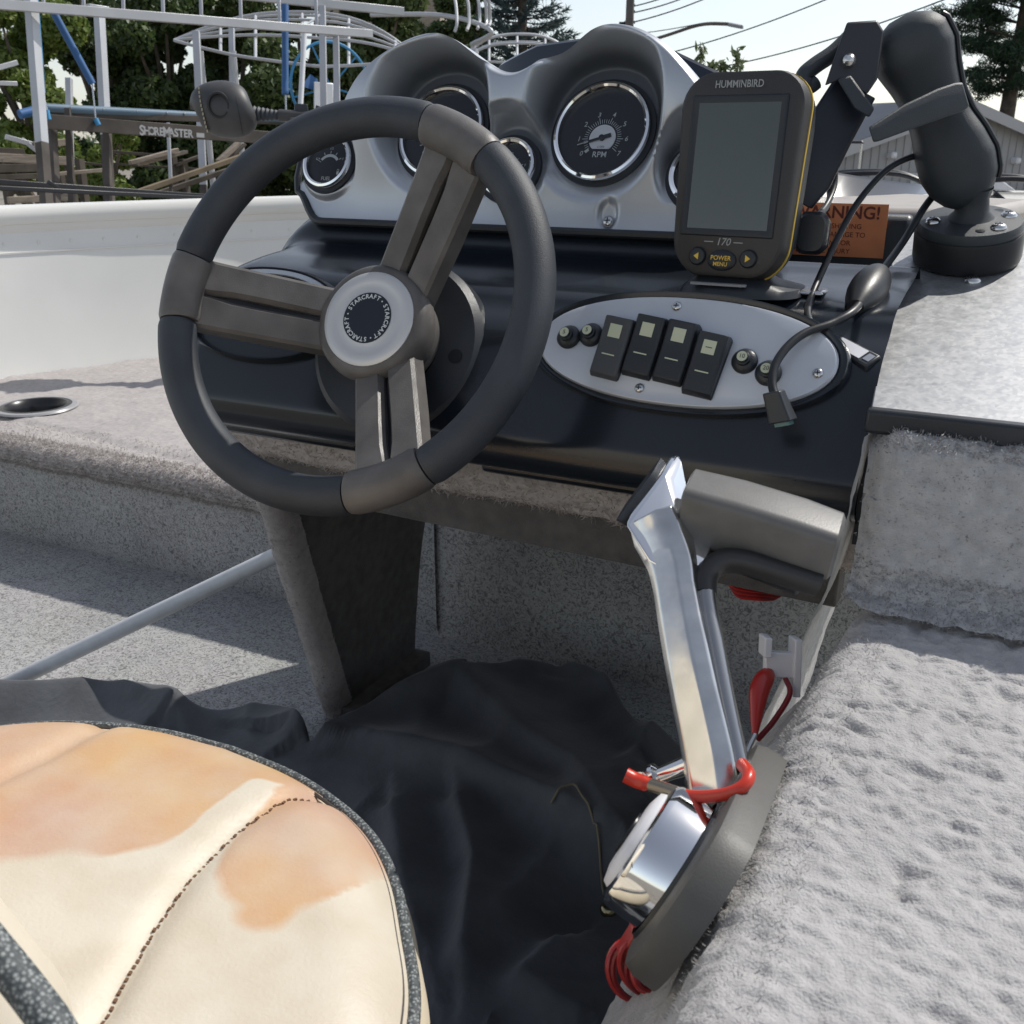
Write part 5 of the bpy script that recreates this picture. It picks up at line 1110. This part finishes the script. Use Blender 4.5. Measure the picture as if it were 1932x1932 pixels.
def tree(name, label, base, clumps, n, size, mat, trunk_r=.12, group=None, up=.3):
    o = thing(name, label, "tree", (base[0], base[1], GZ), group)
    top = max(clumps, key=lambda c: c[0][2])[0]
    MB().tube(spline([V(base[0], base[1], GZ), V(base[0] + .05, base[1], GZ + 1.2), V(*(np.array(base[:2]) * .5 + np.array(top[:2]) * .5), (GZ + top[2]) / 2 + .4), np.asarray(top)], 5), [trunk_r * (1 - .05 * i) for i in range(16)], 10).build("trunk", mBark, o)
    for c, r in clumps[:10]:
        a = V(base[0], base[1], GZ + (c[2] - GZ) * .45); MB().tube(spline([a, (a + np.asarray(c)) / 2 + V(0, 0, .15), np.asarray(c)], 4), [trunk_r * .4 * (1 - .09 * i) for i in range(9)], 6).build("limb", mBark, o)
    mb = MB(); tot = sum(r[0] * r[2] for _, r in clumps)
    for c, r in clumps: leaves(mb, c, r, max(20, int(n * r[0] * r[2] / tot)), size, up)
    mb.build("crown", mat, o, smooth=False); return o
mLeafSun = leaf_mat("bright green leaves", (.10, .16, .03), (.22, .27, .06)); mLeafDk = leaf_mat("dark green leaves", (.035, .065, .02), (.11, .155, .045))
mLeafMid = leaf_mat("mid green leaves", (.05, .085, .025), (.14, .18, .06)); mSpruce = leaf_mat("blue spruce needles", (.035, .065, .065), (.11, .155, .155)); mPine = leaf_mat("pine needles", (.018, .045, .022), (.05, .09, .045))
def clump_px(spec, s0, spread, rmul=1.0):
    out = []
    for x, y, rpx in spec:
        s_ = s0 + rng.normal() * spread; r = rpx * s_ / 1932 * rmul; out.append((P(x, y, s_), V(r, r, r * .85)))
    return out
def grid_spec(x0, x1, y0, y1, n, r0, r1): return [(x0 + (x1 - x0) * rng.random(), y0 + (y1 - y0) * rng.random(), r0 + (r1 - r0) * rng.random()) for _ in range(n)]
tree("maple_tree", "sunlit yellow-green leafy tree behind the left end of the lift", P(70, 300, 15), clump_px(grid_spec(-90, 120, 20, 330, 30, 26, 50), 15, .5), 42000, .058, mLeafSun, .12)
tree("maple_tree", "small sunlit shrubby tree showing through the lift's lower frame", P(185, 330, 13.5), clump_px(grid_spec(140, 250, 250, 380, 9, 16, 30), 13.5, .3), 9000, .05, mLeafSun, .05)
for cx_, lab, m_ in ((205, "dark leafy tree behind the slanting blue guide pad", mLeafDk), (330, "dense dark tree behind the lift's lettered beam", mLeafDk), (455, "dark green tree behind the bowed canopy frame", mLeafMid), (580, "dark tree behind the white pole and blue winch wheel", mLeafDk), (700, "mid green tree behind the left hump of the fascia", mLeafMid)):
    tree("hedge_tree", lab, P(cx_, 300, 18.5), clump_px(grid_spec(cx_ - 80, cx_ + 80, -60, 370, 34, 28, 52), 18.2, .6), 34000, .066, m_, .14, "row of dark trees behind the lifts")
tree("garden_tree", "dark tree beside the brick house behind the rounded canopy frame", P(850, 200, 24), clump_px(grid_spec(800, 910, -40, 140, 16, 18, 34), 24, .8), 16000, .07, mLeafDk, .12)
# blue spruce
sb = P(985, 200, 20); sp_ = thing("spruce_tree", "blue spruce with drooping needled boughs behind the helm", "tree", (sb[0], sb[1], GZ))
MB().tube([V(sb[0], sb[1], GZ), V(sb[0], sb[1], 5.5)], [.16, .03], 10).build("trunk", mBark, sp_)
mb = MB(); mbb = MB()
for lev in np.arange(.1, 5.2, .17):
    R = .20 + (5.4 - lev) * .205
    for k in range(int(9 + R * 6)):
        q = rng.random() * 2 * math.pi; L = R * (.7 + .4 * rng.random()); c = V(sb[0], sb[1], lev + rng.normal() * .05); tip = c + V(math.cos(q) * L, math.sin(q) * L, L * (.05 + .25 * rng.random()))
        mbb.tube([c, (c + tip) / 2 + V(0, 0, -.08 * L), tip], [.012, .008, .003], 4)
        m_ = int(60 * L + 20); t = rng.random((m_, 1)) ** .6; pts_ = c + (tip - c) * t + V(0, 0, -.3 * L) * (t * (1 - t)); sd_ = rng.normal(size=(m_, 3)); dirv = nrm(tip - c) * .8 + sd_ * .55; dirv /= np.linalg.norm(dirv, axis=1, keepdims=True)
        w = np.cross(dirv, rng.normal(size=(m_, 3))); w /= np.linalg.norm(w, axis=1, keepdims=True); ln = .14; wd = .028
        vv = np.stack([pts_ - w * wd / 2, pts_ + w * wd / 2, pts_ + dirv * ln], 1).reshape(-1, 3); kk_ = np.arange(m_)[:, None] * 3; mb.add(vv, (kk_ + np.array([[0, 1, 2]])).tolist())
mb.build("crown", mSpruce, sp_, smooth=False); mbb.build("boughs", mBark, sp_)
# pine at the right
pb_ = P(1890, 260, 34); pn_ = thing("pine_tree", "tall dark pine with layered open boughs beside the grey building", "tree", (pb_[0], pb_[1], GZ))
MB().tube([V(pb_[0], pb_[1], GZ), V(pb_[0] + .2, pb_[1], 9.5)], [.30, .05], 10).build("trunk", mBark, pn_)
mb = MB()
for lev in np.arange(1.4, 9.5, .42):
    R = 2.5 * (1 - ((lev - 3.5) / 7.0) ** 2 * .75)
    for k in range(7):
        q = rng.random() * 2 * math.pi; L = R * (.55 + .55 * rng.random()); c = V(pb_[0], pb_[1], lev); tip = c + V(math.cos(q) * L, math.sin(q) * L, .25 * L + rng.normal() * .12)
        MB().tube([c, tip], [.035, .012], 5).build("bough", mBark, pn_)
        for j in range(5):
            cc = c + (tip - c) * (.35 + .65 * (j + rng.random()) / 5) + rng.normal(size=3) * .12; leaves(mb, cc, V(.40, .40, .15), 110, .028, -.4, .2, 9)
mb.build("crown", mPine, pn_, smooth=False)
# sapling tips above the fish finder
sa = P(1345, 260, 11); sg = thing("sapling", "young leafy sapling tips rising behind the fish finder", "tree", (sa[0], sa[1], GZ))
mb = MB()
for x, yb, yt in ((1322, 150, 88), (1345, 155, 122), (1365, 155, 118), (1392, 150, 95), (1308, 160, 135)):
    a = V(sa[0], sa[1], GZ + .6); m_ = P((x + 1350) / 2, 190, 11); b_ = P(x, yt, 11); st = spline([a, m_, P(x - 2, yb, 11), b_], 8)
    MB().tube(st, [.014 - .0004 * i for i in range(len(st))], 6).build("stem", mBark, sg)
    for p_ in st[-13:]: leaves(mb, p_, V(.07, .07, .05), 9, .035, .3, .2, 2.6)
mb.build("crown", leaf_mat("sapling leaves", (.09, .13, .05), (.17, .20, .09)), sg, smooth=False)

# ------------------------------------------------------------------ street furniture and houses
up_ = P(1184, 150, 38); mPoleW = M("grey timber pole", (.13, .115, .105), .85, var=.2, vs=4)
ut = thing("utility_pole", "weathered wooden utility pole carrying wires behind the tachometer hump", "utility pole", (up_[0], up_[1], GZ))
MB().tube([V(up_[0], up_[1], GZ), V(up_[0], up_[1], 9.5)], [.17, .13], 14).build("pole", mPoleW, ut)
for y in (10, 22, 42): MB().tube([P(1190, y, 37.8), P(1198, y, 37.8)], .05, 8).build("insulator", mDial, ut)
MB().tube([P(1168, 44, 37.8), P(1184, 44, 37.8)], .05, 8).build("bracket", mDial, ut)
arm = spline([P(1184, 90, 37.8), P(1260, 66, 36), P(1320, 47, 34), P(1365, 45, 33), P(1385, 48, 32.6)], 8)
MB().tube(arm, .055, 8).build("lamp_arm", mPoleW, ut)
MB().rloft(Fr(P(1388, 49, 32.5), nrm(P(1400, 51, 32.3) - P(1375, 46, 32.7)), V(0, 0, 1), None), [(0, 0, -.09, .26, .05, .03), (0, .01, 0, .30, .06, .03), (0, 0, .09, .26, .05, .03)]).build("lamp_head", M("lamp grey", (.28, .29, .31), .5), ut)
def wire(label, a, b, sag, r=.022):
    A_, B_ = P(*a), P(*b); pts = [A_ + (B_ - A_) * t + V(0, 0, -sag * 4 * t * (1 - t)) for t in np.linspace(0, 1, 16)]
    tag(MB().tube(pts, r, 6).build("overhead_wire", mBlackSteel, None, loc=pts[0]), label, "wire", "overhead wires")
wire("overhead wire sagging left from the utility pole to the spruce", (1182, 38, 37.8), (1070, 66, 60), .5); wire("lower overhead wire left of the utility pole ending at the spruce", (1182, 44, 37.8), (1060, 92, 52), .3)
wire("steep overhead wire rising away from the top of the utility pole", (1194, 12, 37.8), (1330, -40, 36), .1); wire("middle overhead wire leaving the right side of the utility pole", (1194, 24, 37.8), (1350, -30, 36), .1); wire("thin overhead wire leaving the utility pole under its insulators", (1194, 42, 37.8), (1380, -25, 36), .1)
wire("guy wire above the curved lamp arm", (1188, 65, 37.8), (1318, 45, 33.9), .03, .015); wire("overhead wire crossing the sky just above the fish finder", (1230, 108, 40), (1580, -10, 34), .15); wire("overhead wire crossing behind the ball mount toward the pine", (1350, 128, 40), (1800, -8, 30), .2)
for k in range(4): wire("fine slack service drop tied beside the utility pole", (1182, 46 + k, 37.7), (1160 + k * 6, 84 + k * 2, 41), .1, .012)
# brick house
mBrick = bpy.data.materials.new("buff brick"); mBrick.use_nodes = True; nt = mBrick.node_tree; tb = nt.nodes.new("ShaderNodeTexBrick"); tcx = nt.nodes.new("ShaderNodeTexCoord"); mp = nt.nodes.new("ShaderNodeMapping"); mp.inputs["Rotation"].default_value = (math.pi / 2, 0, 0)
tb.inputs["Scale"].default_value = 4.5; tb.inputs["Color1"].default_value = (.36, .30, .23, 1); tb.inputs["Color2"].default_value = (.28, .23, .18, 1); tb.inputs["Mortar"].default_value = (.40, .37, .33, 1)
nt.links.new(tcx.outputs["Object"], mp.inputs[0]); nt.links.new(mp.outputs[0], tb.inputs["Vector"]); nt.links.new(tb.outputs[0], nt.nodes["Principled BSDF"].inputs["Base Color"]); nt.nodes["Principled BSDF"].inputs["Roughness"].default_value = .9
hb = P(760, 100, 27); hh_ = thing("brick_house", "buff brick house corner behind the left hump and trees", "house", (hb[0], hb[1], GZ))
hfx = nrm(V(math.cos(YAW), math.sin(YAW), 0)); hfy = V(-hfx[1], hfx[0], 0); hr = P(831, 60, 27); hfr = Fr(V(hr[0], hr[1], GZ), hfx, hfy, V(0, 0, 1))
MB().box(hfr, -3.2, 0, 0, 4, 0, 6.2).build("wall", mBrick, hh_)
MB().loft([[hfr(-3.5, -.4, 6.2), hfr(.3, -.4, 6.2), hfr(.3, 2.2, 8), hfr(-3.5, 2.2, 8)], [hfr(-3.5, -.4, 6.35), hfr(.3, -.4, 6.35), hfr(.3, 2.2, 8.15), hfr(-3.5, 2.2, 8.15)]]).build("roof", M("shingle", (.10, .09, .085), .9), hh_)
# metal building on the right
mMetal = M("grey metal cladding", (.34, .34, .345), .55, var=.05, vs=1); mFascia = M("pale trim", (.42, .42, .43), .5); mRoof = M("dark metal roof", (.10, .11, .125), .5)
s1, s2 = 32, 30
bd_ = thing("metal_building", "grey metal-clad building with low gable and pale door beyond the mount", "building", V(*P(1740, 330, 31)[:2], GZ))
A1 = P(1470, 385, 29); A2 = P(2120, 330, 34); A1[2] = A2[2] = GZ; bx_ = nrm(A2 - A1); by_ = V(-bx_[1], bx_[0], 0); BW = np.linalg.norm(A2 - A1); bfr = Fr(A1, bx_, by_, V(0, 0, 1)); bfr.Z = V(0, 0, 1)
def on_b(x, y): p = on_plane(x, y, A1, by_); q = p - A1; return np.dot(q, bx_), p[2] - GZ
l0, lz0 = on_b(1440, 334); pk, pkz = on_b(1815, 198); r0_, rz0 = on_b(1932, 252)
slope = (pkz - lz0) / (pk - l0); rgt = pk + (pkz - lz0) / slope
gab = [(l0, 0), (rgt, 0), (rgt, lz0), (pk, pkz), (l0, lz0)]
MB().loft([[bfr(x, y, z) for x, z in gab] for y in (0, 20)]).build("wall", mMetal, bd_)
nb_ = int((rgt - l0) / .30); rib0 = MB().box(WORLD, -.02, .02, -.022, .0, 0, 1).build("cladding_rib", mMetal, bd_); k0_ = True
for k in range(nb_):
    x = l0 + .15 + k * .30; zt = lz0 + (x - l0) * slope if x < pk else lz0 + (rgt - x) * slope
    o = rib0 if k0_ else rib0.copy()
    if not k0_: SC.collection.objects.link(o); o.parent = bd_
    k0_ = False; p = bfr(x, 0, 0) - world_loc(bd_); 
    o.location = tuple(p + world_loc(bd_) * 0); o.rotation_euler = (0, 0, math.atan2(bx_[1], bx_[0])); o.scale = (1, 1, max(.2, zt - .05))
rib0.data.transform(Matrix.Translation(tuple(world_loc(bd_))))
for sgn, xe in ((-1, l0), (1, rgt)):
    a = bfr(xe + sgn * .35, -.35, lz0 - .35 * slope); b_ = bfr(pk, -.35, pkz); e1 = bfr(xe + sgn * .35, 20.3, lz0 - .35 * slope); e2 = bfr(pk, 20.3, pkz)
    MB().loft([[q + V(0, 0, .03) for q in (a, b_, e2, e1)], [q + V(0, 0, .15) for q in (a, b_, e2, e1)]]).build("roof", mRoof, bd_)
    MB().bar(a + by_ * -.02 + V(0, 0, -.02), b_ + by_ * -.02 + V(0, 0, -.02), .05, .30).build("rake_trim", mFascia, bd_)
dx, dz_ = on_b(1765, 337); MB().box(bfr, dx - 1.0, dx + 1.6, -.04, .02, 0, max(.8, dz_)).build("garage_door", M("pale door", (.50, .53, .55), .5), bd_)
for x, y in ((1678, 293), (1912, 303)):
    lx_, lz_ = on_b(x, y); MB().rloft(Fr(bfr(lx_, -.10, lz_), bx_, V(0, 0, 1), -by_), [(0, 0, -.1, .10, .10, .06), (0, 0, .1, .10, .09, .05), (0, 0, .14, .06, .05, .03)]).build("wall_light", mWhitePlastic, bd_)
# parked boats in front of the building
def pboat(label, x, y, s_, L, tower):
    c = P(x, y, s_); o = thing("parked_boat", label, "boat", (c[0], c[1], GZ), "boats parked by the building")
    f = Fr(V(c[0], c[1], 0), nrm(V(math.cos(YAW - .3), math.sin(YAW - .3), 0)), nrm(V(-math.sin(YAW - .3), math.cos(YAW - .3), 0)), V(0, 0, 1)); zt = c[2]
    secs = []
    for t in np.linspace(-1, 1, 14):
        w = .85 * (1 - max(0, t) ** 2.5 * .95); secs.append([f(t * L / 2, -w, zt), f(t * L / 2, -w * .9, zt - .5), f(t * L / 2, 0, zt - .85 + .3 * max(0, t) ** 2), f(t * L / 2, w * .9, zt - .5), f(t * L / 2, w, zt)])
    MB().loft(secs).build("hull", mWhitePaint, o, ang=40)
    MB().loft([[f(-.1 * L, -.7, zt), f(-.1 * L, .7, zt), f(-.16 * L, .65, zt + .2), f(-.16 * L, -.65, zt + .2)], [f(-.09 * L, -.7, zt), f(-.09 * L, .7, zt), f(-.15 * L, .65, zt + .2), f(-.15 * L, -.65, zt + .2)]]).build("windscreen", mGlassDark, o)
    for q in (-.3, .3): MB().bar(f(q * L, -.4, zt - .8), V(*f(q * L, -.4, 0)[:2], GZ), .12, .5).build("trailer_stand", mBlackSteel, o)
    if tower:
        for w in (-.75, .75): MB().tube(spline([f(-.30 * L, w, zt), f(-.22 * L, w * .95, zt + .27), f(.0, w * .9, zt + .30), f(.14 * L, w, zt)], 6), .05, 8).build("tower_tube", mBlackSteel, o)
        MB().tube([f(-.22 * L, -.71, zt + .27), f(-.22 * L, .71, zt + .27)], .05, 8).build("tower_tube", mBlackSteel, o)
        MB().loft([[f(.20 * L, -.5, zt + .03), f(.38 * L, -.45, zt + .03), f(.30 * L, -.45, zt + .32), f(.16 * L, -.5, zt + .32)], [f(.2 * L, .3, zt + .03), f(.38 * L, .3, zt + .03), f(.30 * L, .3, zt + .32), f(.16 * L, .3, zt + .32)]]).build("seat_back", mWhitePlastic, o, bevel=.03)
    else:
        MB().loft([[f(x_, y_, zt + .95) for x_, y_ in ((-.8, -.8), (.9, -.8), (.9, .8), (-.8, .8))], [f(x_, y_, zt + 1.02) for x_, y_ in ((-.75, -.75), (.85, -.75), (.85, .75), (-.75, .75))]]).build("canopy_top", mBlackSteel, o, bevel=.02)
        for x_ in (-.75, .85):
            for w in (-.75, .75): MB().tube([f(x_, w, zt), f(x_, w, zt + .96)], .02, 6).build("canopy_post", mSteel, o)
pboat("white parked boat with a black wake tower in front of the grey building", 1690, 358, 20, 5.5, True)
pboat("white parked boat under a small black canopy left of the tower boat", 1545, 352, 24, 5.0, False)
pboat("low parked boat half hidden beyond the ball mount base", 1935, 372, 18, 4.5, True)
po = P(1552, 300, 22); tag(MB().bar(V(po[0], po[1], GZ), P(1552, 275, 22), .16, .16).build("yard_post", mFascia, None, loc=(po[0], po[1], GZ)), "plain pale square post standing between the parked boats", "post")
# far belt of woods closing the yard's horizon
mb = MB()
for k in range(150):
    q = math.radians(-75 + 235 * k / 150 + rng.normal() * .5); R_ = 75 + rng.random() * 25; h = 1.6 + rng.random() * 1.2
    leaves(mb, V(math.cos(q) * R_, math.sin(q) * R_, GZ + h * .5), V(4.5, 4.5, h * .62), 420, .26, .2, .5)
wb = mb.build("far_woods", leaf_mat("far woods leaves", (.04, .07, .03), (.10, .14, .06)), smooth=False); tag(wb, "distant belt of green woods around the yard", "woods", kind="stuff")
